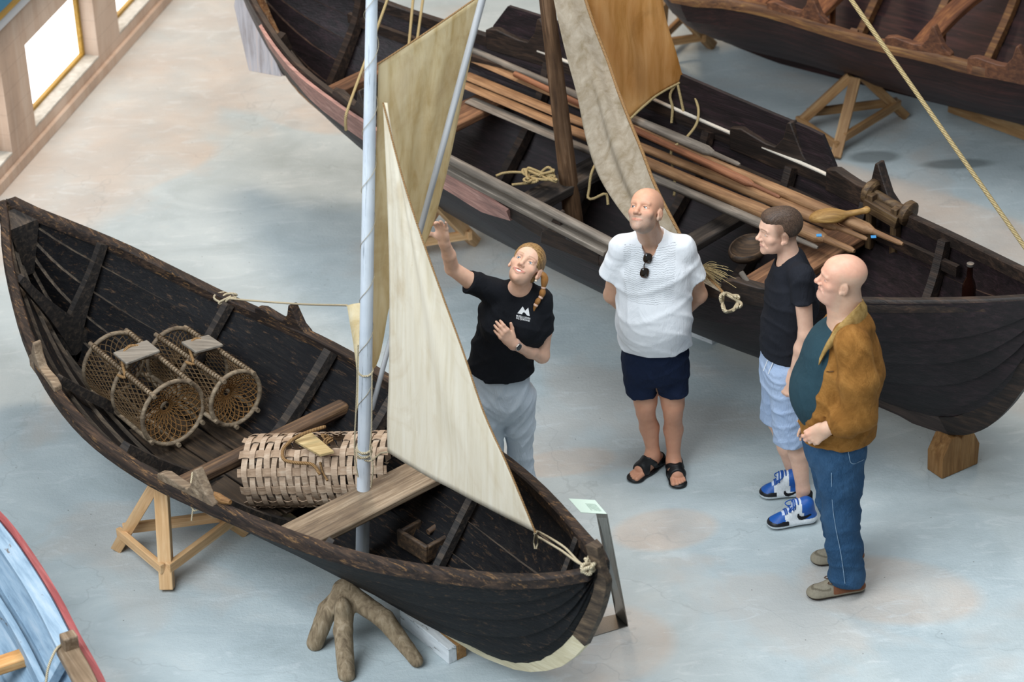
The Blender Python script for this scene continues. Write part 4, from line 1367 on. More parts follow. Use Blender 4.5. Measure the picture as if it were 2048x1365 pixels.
# ---- lobster pots and bark trap
M_WITHY = wood('withy_hoops', '4b3f33', '7b6b57', 'a08f78', rough=.75, wear='332a22', wear_at=.6)
M_NET = rope_mat('tarred_net_twine', '4d3c2b', '7c6446')
M_RUST = rope_mat('rusty_net_twine', '70502e', 'a3794a')
M_LID = wood('pale_grey_board', '625c54', '857d72', '9c9488', rough=.75)
def lobster_pot(c0, c1, R, up, label, grp):
    """c0 far end centre, c1 near end centre."""
    ax = unit(c1 - c0); L = float(np.linalg.norm(c1 - c0))
    up = unit(up - ax * np.dot(up, ax)); sd = np.cross(ax, up)
    root = thing('lobster_pot', label, 'trap', tuple((c0 + c1) / 2 - V3(0, 0, R)), grp)
    def pt(t, a, r=1.0): return c0 + ax * L * t + R * r * (math.cos(a) * up + math.sin(a) * sd)
    for t_ in (0, .5, 1.0):
        rg = [pt(t_, a) for a in np.linspace(0, 2 * math.pi, 37)]
        obj('hoop', MB().tube(rg, .013, 7), M_WITHY, root, ang=60)
        rg = [pt(t_, a, .96) + ax * .012 for a in np.linspace(0, 2 * math.pi, 37)]
    for a in (-.62, .62, 2.2, -2.2, math.pi):
        obj('slat', MB().tube([pt(u, a, 1.04) for u in np.linspace(-.05, 1.05, 8)], .013, 7), M_WITHY, root, ang=60)
    # wrapped twine on the top slats
    for a in (-.62, .62):
        mb = MB()
        for u in np.linspace(.02, .98, 26):
            cc_ = pt(u, a, 1.04); rad = unit(cc_ - (c0 + ax * L * u)); tg = np.cross(ax, rad)
            mb.tube([cc_ + .0155 * (math.cos(b) * rad + math.sin(b) * tg) + ax * .004 * math.sin(b) for b in np.linspace(0, 6.28, 9)], .0025, 4)
        obj('binding', mb, M_NET, root, ang=80)
    # diamond mesh round the drum, open hatches left between the top slats
    mb = MB()
    M_, K = 40, 9
    for sgn in (-1, 1):
        for k in range(M_):
            run = []
            for i in range(25):
                t_ = i / 24
                a = .62 + (2 * math.pi - 1.24) * 0 + 2 * math.pi * k / M_ + sgn * t_ * 2 * math.pi * K / M_
                aw = (a + math.pi) % (2 * math.pi) - math.pi
                sag = .985 - .03 * math.sin(math.pi * ((t_ * 2) % 1))
                if abs(aw) > .64:
                    run.append(pt(t_, a, sag))
                else:
                    if len(run) > 2:
                        mb.tube(run, .0028, 4, False)
                    run = []
            if len(run) > 2:
                mb.tube(run, .0028, 4, False)
    obj('side_net', mb, M_NET, root, ang=80)
    for t_, dirn in ((1.0, -1), (0.0, 1)):
        mb = MB()
        for sgn in (-1, 1):
            for k in range(22):
                run = []
                for i in range(12):
                    r = .98 - .8 * i / 11
                    a = 2 * math.pi * k / 22 + sgn * .95 * (i / 11) ** .8
                    run.append(pt(t_ + dirn * .16 * (1 - r) ** 1.2, a, r))
                mb.tube(run, .0028, 4, False)
        mb.tube([pt(t_ + dirn * .14, a, .18) for a in np.linspace(0, 6.283, 20)], .006, 5)
        obj('end_net', mb, M_RUST if t_ else M_NET, root, ang=80)
    # pale board across the top
    bc_ = pt(.46, 0, 1.04) + up * .018
    mb = MB().obox(bc_, ax * .07, sd * R * .56, up * .008)
    obj('lid_board', mb, M_LID, root, bevel=.004)
    hp = [pt(.46, -.75, 1.05), pt(.42, -.4, 1.12), pt(.36, 0, 1.2), pt(.42, .35, 1.16), pt(.55, .6, 1.1), pt(.6, .72, 1.05), pt(.5, .8, 1.04)]
    rope('hauling_rope', hp, .009, M_HEMP, parent=root)
    return root
pa0, pa1 = P(228, 728, .52), P(346, 826, .52)
lobster_pot(pa0, pa1, .182, V3(0, 0, 1), 'larger netted lobster pot lying nearest the left rail', 'lobster pots in the black boat')
pc0, pc1 = P(345, 710, .52), P(471, 797, .52)
lobster_pot(pc0, pc1, .155, V3(.1, .12, 1), 'smaller netted lobster pot beside the larger one, nearer the mast', 'lobster pots in the black boat')

M_BARK = wood('bark_splint', '8a7460', 'b39b84', 'd0bda8', rough=.75, wear='6b5747', wear_at=.64)
M_BARKS = wood('bark_slat', '7d6753', 'a78d75', 'c8b49e', rough=.75, wear='5a4839', wear_at=.62)
def bark_trap(c0, c1, R, label):
    ax = unit(c1 - c0); L = float(np.linalg.norm(c1 - c0))
    up = unit(V3(0, 0, 1) - ax * ax[2]); sd = np.cross(ax, up)
    root = thing('woven_trap', label, 'trap', tuple((c0 + c1) / 2 - V3(0, 0, R)))
    NH, NS = 19, 12
    def pt(t, a, r): return c0 + ax * L * t + r * (math.cos(a) * up + math.sin(a) * sd)
    hole = lambda t, a: .34 < t < .68 and abs((a + math.pi) % (2 * math.pi) - math.pi) < .42
    for k in range(NH):                          # strips round the drum, over and under the slats
        t_ = (k + .5) / NH
        w_ = L / NH * .37
        rows_, runs = [], []
        for i in range(NS * 6 + 1):
            a = math.pi + 2 * math.pi * i / (NS * 6)
            if hole(t_, a):
                if len(rows_) > 3: runs.append(rows_)
                rows_ = []
                continue
            r = R + .0065 * math.cos(NS * (a) / 2 * 1.0 + math.pi * k)
            ws = w_ * (1 + .08 * math.sin(a * 3 + k * 2))
            rows_.append([c0 + ax * (L * t_ - ws) + r * (math.cos(a) * up + math.sin(a) * sd), c0 + ax * (L * t_ + ws) + r * (math.cos(a) * up + math.sin(a) * sd),
                          c0 + ax * (L * t_ + ws) + (r + .004) * (math.cos(a) * up + math.sin(a) * sd), c0 + ax * (L * t_ - ws) + (r + .004) * (math.cos(a) * up + math.sin(a) * sd)])
        if len(rows_) > 3: runs.append(rows_)
        for q in runs:
            obj('strip', MB().loft(q, True, True), M_BARK, root, ang=50)
    for j in range(NS):
        a = math.pi + 2 * math.pi * (j + .0) / NS + math.pi / NS * 0
        w_ = .021
        runs, rows_ = [], []
        for i in range(NH * 4 + 1):
            t_ = -.02 + 1.04 * i / (NH * 4)
            if hole(t_, a):
                if len(rows_) > 3: runs.append(rows_)
                rows_ = []
                continue
            r = R - .0065 * math.cos(math.pi * (t_ * NH - .5) + (math.pi * j))
            rad = math.cos(a) * up + math.sin(a) * sd
            tg = np.cross(ax, rad)
            c = c0 + ax * L * t_
            rows_.append([c + rad * r - tg * w_, c + rad * r + tg * w_, c + rad * (r + .004) + tg * w_, c + rad * (r + .004) - tg * w_])
        if len(rows_) > 3: runs.append(rows_)
        for q in runs:
            obj('slat', MB().loft(q, True, True), M_BARKS, root, ang=50)
    hc = pt(.5, .1, R + .015)
    M_YB = wood('yellowish_board', '9a8358', 'bda678', 'd2be93')
    q = [PP(590, 884, hc, up), PP(622, 866, hc, up), PP(668, 905, hc, up), PP(640, 912, hc, up)]
    obj('hatch_board', sheet(q, .012), M_YB, root)
    hr = [PP(x, y, hc + up * z, up) for x, y, z in ((626, 862, .03), (650, 854, .05), (612, 866, .05), (585, 880, .03), (566, 900, .0), (568, 920, -.02), (590, 926, -.03), (625, 930, -.05), (640, 950, -.09))]
    rope('carrying_rope', hr, .009, M_HEMP, parent=root)
    knot('rope_end', PP(655, 880, hc, up), .03, .005, M_HEMP, None, seed=5, parent=root)
    rope('rope_tail', [PP(x, y, hc + up * z, up) for x, y, z in ((640, 925, -.06), (645, 945, -.1), (655, 962, -.13))], .006, M_HEMP, parent=root)
    return root
bark_trap(P(508, 943, .44), P(792, 936, .55), .18, 'woven bark trap drum lying behind the thwart by the mast foot')

# ---- wooden bailer in the bow
M_BAIL = wood('dark_bailer', '231c18', '453629', '6d543c', rough=.6)
q0 = P(826, 1092, .36)
e1 = unit(P(858, 1105, .36) - P(797, 1068, .36)); e2 = unit(np.cross(V3(0, 0, 1), e1)); 
bl = thing('bailer', 'dark wooden bailing scoop lying in the bow of the black boat', 'bailer', tuple(q0 - V3(0, 0, .08)))
mb = MB()
mb.obox(q0, e1 * .11, e2 * .012, V3(0, 0, .05))
mb.obox(q0 + e1 * .10 - e2 * -.07, e1 * .012, e2 * .07, V3(0, 0, .045))
mb.obox(q0 - e1 * .10 + e2 * .07, e1 * .012, e2 * .07, V3(0, 0, .04))
mb.obox(q0 + e2 * .07 - V3(0, 0, .045), e1 * .11, e2 * .075, V3(0, 0, .008))
obj('scoop', mb, M_BAIL, bl, bevel=.008)
stick('handle', q0 + e2 * .10 + V3(0, 0, .03), q0 + e2 * .26 + V3(0, 0, .05), .03, .03, M_BROWN, bl, round_=True)

# ---- rig of the middle boat
M_MAST2 = wood('brown_mast', '3b2a1e', '6b5039', '92745a', rough=.6, wear='b89a78', wear_at=.64)
n0_ = P(1136, 352, .84)
Y2 = n0_[1]
nt = PY(1091, -20, Y2)
dd = unit(nt - n0_)
mb = MB().tube([n0_ - dd * .5 + (nt + dd * .5 - n0_) * u for u in np.linspace(0, 1, 8)], [.058, .05, .042], 16)
tag(obj('mast', mb, M_MAST2, rot=frame_of(dd), ang=60), 'thick brown wooden mast standing in the long brown boat', 'mast')
Z2 = lambda x, y, d: PY(x, y, Y2 + d)
tk2 = P(1446, 586, 1.07)
y2t = tk2[1] - Y2
lf = [(1106, -8), (1116, 41), (1133, 113), (1154, 191), (1171, 273), (1193, 342), (1222, 395), (1262, 448), (1330, 520), (1440, 584)]
rt = [(1169, -8), (1188, 50), (1217, 125), (1236, 181), (1260, 243), (1284, 301), (1310, 370), (1345, 440), (1395, 530), (1448, 587)]
rows = []
for i, (a, b) in enumerate(zip(lf, rt)):
    v = i / 9
    d = -.08 + (y2t + .08) * v ** 1.2
    pa, pb_ = Z2(*a, d), Z2(*b, d - .05 * math.sin(math.pi * v))
    m = (pa + pb_) / 2 + V3(0, -.05 * math.sin(math.pi * v), 0)
    rows.append([pa, (pa + m) / 2 + V3(0, .02, 0), m, (pb_ + m) / 2 + V3(0, .02, 0), pb_])
_, GJ2 = cloth('jib', rows, M_JIB2, 'long grey canvas jib sloping down behind the man in white', 26, 60, .016, 4, 3)
rope('jib_boltrope', [GJ2[i, -1] for i in range(0, 60, 3)] + [tk2], .009, M_HEMP, 'brown rope along the right edge of the grey canvas jib')
cl2 = Z2(1368, 160, .35)
rows = [[Z2(1120, -12, .06), Z2(1180, -12, .05), Z2(1250, -12, .16), Z2(1322, -12, .26)],
        [Z2(1150, 60, .07), Z2(1205, 62, .08), Z2(1275, 55, .2), Z2(1336, 52, .28)],
        [Z2(1185, 140, .08), Z2(1230, 140, .10), Z2(1290, 125, .22), Z2(1351, 102, .3)],
        [Z2(1215, 200, .09), Z2(1250, 198, .12), Z2(1300, 170, .24), Z2(1361, 138, .33)],
        [Z2(1250, 248, .1), Z2(1275, 224, .14), Z2(1312, 192, .26), cl2]]
_, GM2 = cloth('mainsail', rows, M_SAIL2, 'amber brown mainsail corner hanging over the long brown boat', 30, 30, .02, 6, 8)
rope('foot_boltrope', [GM2[-1, j] for j in range(0, 30, 3)] + [GM2[-1, -1]], .008, M_TWINE, 'pale rope along the curved lower edge of the amber sail')
for pts, lb in (([(1352, 168, .33), (1340, 190, .32), (1345, 215, .3), (1343, 246, .28)], 'leftmost of three rope ends hanging from amber sail corner'),
                ([(1355, 168, .33), (1362, 200, .3), (1368, 228, .28), (1371, 244, .28)], 'middle of three rope ends hanging from amber sail corner'),
                ([(1368, 162, .34), (1382, 170, .32), (1392, 200, .25), (1397, 222, .2), (1392, 250, .1), (1368, 280, -.05), (1345, 296, -.12), (1343, 318, -.14), (1347, 345, -.16), (1350, 375, -.2), (1348, 392, -.24)], 'longest rope from amber sail corner, tied round the oars')):
    rope('sheet_rope', [Z2(*p) for p in pts], .008, M_TWINE, lb, 'sheet ropes of the amber sail')
bow2 = b2.w(5.95, 0, 1.34)
rope('forestay', [bow2, PP(1690, -18, bow2, b2.n)], .012, M_TWINE, 'tan stay rope rising from the bow of the long boat', res=40)
sh = P(692, 260, 1.13)
rope('shroud', [sh, P(691, 240, 1.2), PY(697, 214, sh[1] + .02), PY(735, 110, sh[1] + .3), PY(778, -10, sh[1] + .55)], .009, M_TWINE, 'leftmost tan shroud rope, hooked over the near rail', 'shrouds of the long brown boat')
for x0, x1, y1, lb in ((827, 814, 130, 'middle tan shroud rope seen above the tan sail'), (847, 828, 125, 'rightmost tan shroud rope seen above the tan sail')):
    rope('shroud', [P(x1, y1, 1.1), PY(x0, -10, P(x1, y1, 1.1)[1] + .3)], .009, M_TWINE, lb, 'shrouds of the long brown boat', res=30)

# ---- oars and spars in the middle boat
M_OAR = wood('worn_oar_wood', '5b3f2a', '8b6848', 'ad8862', rough=.6, wear='463122', wear_at=.66)
M_OARR = wood('reddish_oar_wood', '4f2f20', '7f5138', 'a06d4d', rough=.6)
M_OARG = wood('grey_oar_wood', '4a443e', '736a60', '9a8f82', rough=.65)
def oar(pa, pb_, za, zb_, mat, label, hr=.024, blade=True, grip=.20):
    a, b = P(*pa, za), P(*pb_, zb_)
    L = float(np.linalg.norm(b - a)); d = unit(b - a)
    s = unit(np.cross(d, V3(0, 0, 1))); u = np.cross(s, d)
    root = thing('oar', label, 'oar', tuple((a + b) / 2 - V3(0, 0, hr)), 'oars in the long brown boat')
    prof = [(0, .046 if blade else hr, .008 if blade else hr), (.28, .044 if blade else hr, .011 if blade else hr), (.36, hr * 1.0, hr), (.6, hr * 1.1, hr * 1.1), (.78, hr * 1.45, hr * 1.35), (1 - (grip + .05) / L, hr * 1.45, hr * 1.4), (1 - grip / L, hr * .75, hr * .75)]
    def rings(pr):
        out = []
        for t_, w_, h_ in pr:
            out.append([(t_ - .5) * L * V3(1, 0, 0) + V3(0, w_ * math.cos(q), h_ * math.sin(q)) for q in np.arange(12) * math.pi / 6])
        return out
    M3 = np.array([d, s, u]).T
    c = (a + b) / 2
    for nm, pr in (('loom', prof), ('grip', [(1 - grip / L, hr * .72, hr * .72), (1 - grip * .5 / L, hr * .62, hr * .62), (.992, hr * .6, hr * .6), (1, hr * .35, hr * .35)])):
        mb = MB().loft([[c + M3 @ p for p in r] for r in rings(pr)], True, True)
        obj(nm, mb, mat, root, rot=M3, ang=50)
    return root
oar((936, 112), (1806, 489), 1.05, 1.03, M_OAR, 'oar reaching furthest to the right over the bow thwart')
oar((930, 150), (1735, 479), 1.01, .99, M_OAR, 'oar with its grip under the light carved scoop')
oar((928, 168), (1709, 503), .99, .97, M_OAR, 'thick oar with blue mark and rounded grip on bow thwart', .03)
oar((940, 200), (1636, 496), .94, .93, M_OARG, 'oar whose grip shows behind the young man', .022)
oar((1030, 148), (1560, 395), 1.09, 1.07, M_OARR, 'reddish slim oar lying along the far edge of the oar bundle', .018, False)
oar((938, 98), (1480, 330), 1.08, 1.08, M_OARG, 'grey oar nearest the far rail, partly behind the grey jib', .022, False)
t = NT('blue_tape', .5); t.color('2f7fb5'); M_BT = t.m
def patch(x, y, z, label, n=(0, -.5, .85), s=.014):
    c = P(x, y, z); n = unit(n); a = unit(np.cross(n, V3(0, 0, 1))); b = np.cross(a, n)
    o = obj('tape_mark', MB().obox(c, a * s, b * s * .6, n * .002), M_BT)
    tag(o, label, 'tape')
patch(1638, 471, 1.02, 'small blue tape mark on the thick oar'); patch(1747, 474, 1.02, 'small blue tape mark on the longest oar')
patch(1927, 833, .33, 'small blue tape mark low on the dark bow', (.2, -.9, .2), .02)
stick('spar', P(893, 316, 1.22), P(1243, 497, 1.13), .055, .055, M_OARG, round_=True, label='round grey spar lying inside the near rail', cat='spar')
stick('plank', P(893, 335, 1.16), P(1216, 505, 1.075), .07, .03, M_OARG, label='flat grey plank lying between spar and near rail', cat='plank')

# bailers, bottle, ropes
F = Field()
c = P(1655, 434, 1.07)
hx = unit(P(1715, 428, 1.09) - c); hy = unit(np.cross(V3(0, 0, 1), hx))
RR = np.array([hx, hy, np.cross(hx, hy)]).T
F.add(el(c, (.10, .055, .045), RR), .01)
F.add(rc(c + hx * .07, c + hx * .20 + V3(0, 0, .015), .02, .016), .02)
F.add(el(c + hx * .21 + V3(0, 0, .017), .021), .012)
F.sub(el(c - hx * .03 - V3(0, 0, .045) - hy * .03, (.09, .05, .035), RR), .008)
sdf_obj('wooden_scoop', F, .005, wood('honey_scoop_wood', '6e4f28', '9f7a43', 'c49e62', rough=.6), label='light carved wooden scoop resting on the oars by the roller', cat='scoop')
F = Field()
c = P(1497, 497, .84)
hx = unit(V3(.5, .85, 0)); hy = unit(np.cross(V3(0, 0, 1), hx)); RR = np.array([hx, hy, V3(0, 0, 1)]).T
F.add(el(c, (.15, .10, .06), RR), .01)
F.sub(el(c + V3(0, 0, .028), (.138, .088, .056), RR), .006)
sdf_obj('dark_bowl', F, .005, M_BAIL, label='dark oval wooden bowl lying behind the chin of the young man', cat='bowl')
t = NT('brown_glass', .08, .5, Transmission_Weight=.6, IOR=1.5); t.color('2b1510')
bb = P(1936, 612, .98)
bt = thing('bottle', 'brown glass bottle standing in the bow of the long boat', 'bottle', tuple(bb))
obj('glass_body', MB().lathe(bb, (0, 0, 1), [(.001, 0), (.034, 0), (.036, .01), (.036, .11), (.03, .14), (.017, .17), (.0145, .225), (.017, .23), (.017, .245), (.001, .245)], 20), t.m, bt, ang=50)
t = NT('bottle_cap_metal', .4, .5, Metallic=.6); t.color('6f6a66')
obj('cap', MB().lathe(bb + V3(0, 0, .236), (0, 0, 1), [(.001, 0), (.019, 0), (.019, .014), (.001, .016)], 18), t.m, bt)
q = random.Random(11)
pts = [P(992, 352, .86), P(1010, 346, .87), P(1040, 345, .87)]
for i in range(34):
    a = i * .9 + q.uniform(-.3, .3)
    pts.append(P(1078 + 34 * math.cos(a) * q.uniform(.5, 1.1), 352 + 16 * math.sin(a * 1.3) * q.uniform(.4, 1.1), .86 + q.uniform(0, .06)))
pts.append(P(1024, 370, .85))
rope('rope_coil', pts, .008, M_TWINE, 'loose tan rope coil on the grey thwart by the brown mast', res=320)
q = random.Random(5)
pts = [tk2]
for i in range(26):
    a = i * .55
    pts.append(P(1472 + (20 + 6 * math.sin(i)) * math.cos(a), 597 + (17 + 4 * math.cos(i * 1.7)) * math.sin(a), 1.06 - .0 + .03 * math.sin(i * 2.1)) - b2.n * .05)
rope('rope_coil', pts, .008, M_ROPE, 'pale rope coil hanging over near rail beside the white shirt', res=260)
q = random.Random(8)
mb = MB()
c = P(1418, 548, 1.12)
for i in range(70):
    d = V3(q.gauss(0, 1), q.gauss(0, 1), q.gauss(0, .6)) * .035
    mb.tube(spline([c + V3(-.03, .02, .02) + d * .3, c + d, c + d * 1.3 + V3(.03, -.02, -.02)], 5), .0016, 3)
o = obj('frayed_rope', mb, M_TWINE, ang=80); tag(o, 'frayed tan rope tuft beside the sleeve of the white shirt', 'rope')
rope('rope_sling', [P(1190, 330, 1.0), P(1182, 350, .98), P(1178, 380, .9), P(1176, 396, .88), P(1186, 398, .88), P(1208, 388, .92), P(1214, 392, .9), P(1216, 410, .86)], .008, M_TWINE, 'tan rope sling hanging at the left edge of grey jib')
stick('thole_pin', P(1482, 545, 1.12), P(1508, 584, 1.05), .03, .03, M_OARG, round_=True, label='pale round peg beside the near oarlock of the long boat', cat='peg')

bm = stick('support_timber', P(1905, 206, .06), P(2075, 268, .06), .10, .10, M_TRE2, label='pale timber beam on the floor under the dark red boat', cat='timber')
rope('rope', [P(92, 1366, .72), P(97, 1335, .78), P(112, 1300, .83), P(128, 1288, .82)], .006, M_ROPE, 'thin grey rope on the pale blue boat in the near corner')
# ------------------------------------------------------------------ people
UP = V3(0, 0, 1)

def head_rot(yaw, pitch, roll):
    yaw, pitch, roll = map(math.radians, (yaw, pitch, roll))
    f = V3(-math.sin(yaw) * math.cos(pitch), -math.cos(yaw) * math.cos(pitch), math.sin(pitch))
    l = V3(math.cos(yaw), -math.sin(yaw), 0)
    u = np.cross(f, l)
    l2 = l * math.cos(roll) + u * math.sin(roll)
    return np.array([l2, f, np.cross(f, l2)]).T        # columns: his left, forward, up

def chain(F, pts, rads, k=.03, n=None, f=1.0):
    for i in range(len(pts) - 1):
        F.add(rc(pts[i], pts[i + 1], rads[i], rads[i + 1], n, f), k)
    return F

class Head:
    def __init__(q, C, R, s=1.0, fem=0.0, heavy=0.0, smile=.0, teeth=False, nose=1.0, lips=1.0):
        q.lips = lips
        q.C, q.R, q.s = np.asarray(C, float), R, s
        q.fem, q.heavy, q.smile, q.teeth, q.nose = fem, heavy, smile, teeth, nose

    def L(q, x, y, z): return q.C + q.s * (q.R @ V3(x, y, z))
    def inv(q, p): return ((p - q.C) @ q.R) / q.s

    def build(q, F):
        L, s, R = q.L, q.s, q.R
        E = lambda c, r, k=.02, m='+': F.add(el(L(*c), np.array(r) * s, R), k * s, m)
        Rc = lambda a, b, r1, r2, k=.012: F.add(rc(L(*a), L(*b), r1 * s, r2 * s), k * s)
        h = q.heavy
        E((0, -.018, .035), (.074 + .004 * h, .096, .083), .02)
        E((0, .03, .030), (.063, .060, .064), .03)
        E((0, .028, -.035), (.060 + .006 * h - .003 * q.fem, .060, .070), .025)
        E((0, .034, -.078), (.047 + .010 * h - .004 * q.fem, .048, .038), .025)
        E((0, .073, -.102), (.020 - .004 * q.fem, .015, .015), .022)
        if h:
            E((0, .03, -.112), (.05, .05, .03), .03)
        for sx in (-1, 1):
            E((sx * .043, .052, -.026), (.022, .020, .020), .018)
            E((sx * .034, .102, .002), (.023, .026, .015), .014, '-')
            Rc((sx * .012, .087, .021), (sx * .046, .073, .020), .0085 - .003 * q.fem, .006, .014)
            # eye opening and lids
            E((sx * .0328, .089, .0002), (.0150, .018, .0062), .004, '-')
            Rc((sx * .0185, .0765, -.001), (sx * .026, .0815, .0062), .0020, .0026, .004)
            Rc((sx * .026, .0815, .0062), (sx * .037, .0805, .0066), .0026, .0026, .003)
            Rc((sx * .037, .0805, .0066), (sx * .0475, .0715, .0000), .0026, .0020, .004)
            Rc((sx * .0185, .0765, -.001), (sx * .027, .0800, -.0066), .0018, .0022, .005)
            Rc((sx * .027, .0800, -.0066), (sx * .0475, .0715, -.0005), .0022, .0018, .005)
            # ear
            c = L(sx * .0785, -.010, -.012)
            a = math.radians(18) * sx
            Re = R @ np.array([[math.cos(a), -math.sin(a), 0], [math.sin(a), math.cos(a), 0], [0, 0, 1]])
            F.add(el(c, V3(.0075, .0185, .031) * s, Re), .008 * s)
            F.add(el(L(sx * .077, .002, -.035), V3(.007, .009, .011) * s, Re), .006 * s)
            F.sub(el(L(sx * .0870, -.003, -.008), V3(.0072, .0105, .018) * s, Re), .003 * s)
            F.add(el(L(sx * .0805, -.008, -.004), V3(.004, .006, .013) * s, Re), .004 * s)
        n = q.nose
        Rc((0, .083, .010), (0, .101 + .006 * (n - 1), -.028), .0075, .0105 * n, .012)
        E((0, .1055 + .006 * (n - 1), -.033), (.0115 * n, .0105 * n, .0098 * n), .008)
        for sx in (-1, 1):
            E((sx * .0125 * n, .093, -.037), (.0078 * n, .0100, .0070), .006)
            E((sx * .0065, .1045, -.0435), (.0035, .005, .003), .003, '-')
        z0 = -.0655
        c = .024 + .006 * q.smile
        up = .007 * q.smile
        g = .0042 if q.teeth else 0.0
        lk = q.lips
        Rc((-c, .0800, z0 + up), (0, .0885, z0 + .002 + .003 * lk + g), .0026 + .0012 * lk, .0022 + .0034 * lk, .006)
        Rc((c, .0800, z0 + up), (0, .0885, z0 + .002 + .003 * lk + g), .0026 + .0012 * lk, .0022 + .0034 * lk, .006)
        Rc((-c * .9, .0800, z0 + up - .002), (0, .0865, z0 - .0026 - .0036 * lk - g), .0026 + .0012 * lk, .0026 + .004 * lk, .006)
        Rc((c * .9, .0800, z0 + up - .002), (0, .0865, z0 - .0026 - .0036 * lk - g), .0026 + .0012 * lk, .0026 + .004 * lk, .006)
        for sx in (-1, 1):
            F.sub(rc(L(0, .0955 - .6 * g, z0 - .0006), L(sx * (c - .001), .0875, z0 + up - .0004), (.0030 + 1.4 * g) * s, .0016 * s), .0015 * s)
            if q.smile > .4 and not q.fem:
                F.sub(rc(L(sx * .030, .083, -.045), L(sx * .037, .066, -.066), .003 * s, .002 * s), .012 * s)
        return F

    def tint(q, V, base, beard=None, brow=None, scalp=None, lip=(.55, .20, .17), rosy=.5, hairline=None):
        p = q.inv(V)
        x, y, z = p.T
        col = np.tile(np.array(base), (len(V), 1))
        def mixin(m, c):
            nonlocal col
            m = np.clip(m, 0, 1)[:, None]
            col = col * (1 - m) + np.array(c) * m
        G = lambda cx, cy, cz, r: np.exp(-(((np.abs(x) - cx) ** 2 + (y - cy) ** 2 + (z - cz) ** 2) / (r * r)))
        red = np.array(base) * np.array([1.0, .72, .68])
        mixin(rosy * (G(.04, .06, -.03, .022) + .9 * G(0, .105, -.035, .014) + .8 * G(.078, -.01, -.012, .022) + .35 * G(0, .08, -.1, .02)), red)
        if beard is not None:
            b = (z < -.028 - .25 * (.08 - y)) & (z < -.035) | ((z < -.02) & (np.abs(x) > .055) & (y > -.0) & (y < .035))
            m = 1 / (1 + np.exp(np.clip(-( -.040 - z + .35 * np.maximum(np.abs(x) - .03, 0)) / .006, -40, 40)))
            m = m * (y > -.012) * (z > -.15)
            m *= 1 - np.exp(-((x / .026) ** 2 + ((z + .0655) / .0085) ** 2) ** 2)
            nz = .55 + .45 * RNG.random(len(x))
            mixin(m * beard[3] * nz, beard[:3])
        if scalp is not None:
            line = scalp[4]
            m = 1 / (1 + np.exp(np.clip(-(line(x, y, z)) / .006, -40, 40)))
            nz = .85 + .15 * RNG.random(len(x))
            mixin(m * scalp[3] * nz, scalp[:3])
        zl = -.0655 + .007 * q.smile * np.clip((np.abs(x) / .026) ** 2, 0, 1.2)
        w = .025 + .006 * q.smile
        lipm = np.exp(-(np.maximum(np.abs(z - zl + .001) - (.0022 + .0043 * q.lips + (.003 if q.teeth else 0)) * (1 - .75 * np.clip(np.abs(x) / w, 0, 1)), 0) / .0014) ** 2) * (np.abs(x) < w) * (y > .070)
        mixin(lipm * (.45 + .35 * q.lips), lip)
        if brow is not None:
            zb = .0225 + .0035 * (1 - ((np.abs(x) - .034) / .02) ** 2)
            m = np.exp(-((z - zb) / .0034) ** 2) * (np.abs(x) > .013) * (np.abs(x) < .053) * (y > .05)
            mixin(m * brow[3], brow[:3])
        # lash line
        ex = (np.abs(x) - .0325) / .0145
        m = np.exp(-((z - (.0048 * (1 - ex ** 2) - .0003)) / .0014) ** 2) * (np.abs(ex) < 1) * (y > .065)
        mixin(m * .55, (.10, .06, .045))
        return col

    def extras(q, parent, iris, skin_obj=None, gaze=None):
        gz = unit(gaze) if gaze is not None else q.R[:, 1]
        out = []
        for sx in (-1, 1):
            c = q.L(sx * .0328, .0680, .0000)
            r = .0122 * q.s
            u = unit(np.cross(gz, UP)); w = np.cross(u, gz)
            rings = []
            M_ = 20
            for a in np.linspace(.02, math.pi - .02, 15):
                rings.append([c + r * (math.cos(a) * gz + math.sin(a) * (math.cos(b) * u + math.sin(b) * w)) for b in np.arange(M_) * 2 * math.pi / M_])
            mb = MB().loft(rings, True, True, flip=True)
            o = obj('eye', mb, M_EYEW, parent, ang=180)
            o.data.materials.append(iris); o.data.materials.append(M_PUPIL)
            for p in o.data.polygons:
                d = np.mean([np.array(o.data.vertices[i].co) for i in p.vertices], axis=0) + WL[parent.name] - c
                cs = float(unit(d) @ gz)
                p.material_index = 2 if cs > .96 else 1 if cs > .85 else 0
            out.append(o)
        if q.teeth:
            z0 = -.0655
            pts = [q.L(x, .0838 - 9 * x * x, z0 + .0005 + .007 * q.smile * (x / .024) ** 2) for x in np.linspace(-.021, .021, 9)]
            mb = MB()
            rings = [[p + q.s * (q.R @ V3(0, a, b)) for a, b in ((0, -.0045), (.003, -.004), (.0035, 0), (.003, .004), (0, .0045))] for p in pts]
            mb.loft(rings, True, True)
            obj('teeth', mb, M_TEETH, parent, ang=60)
        return out

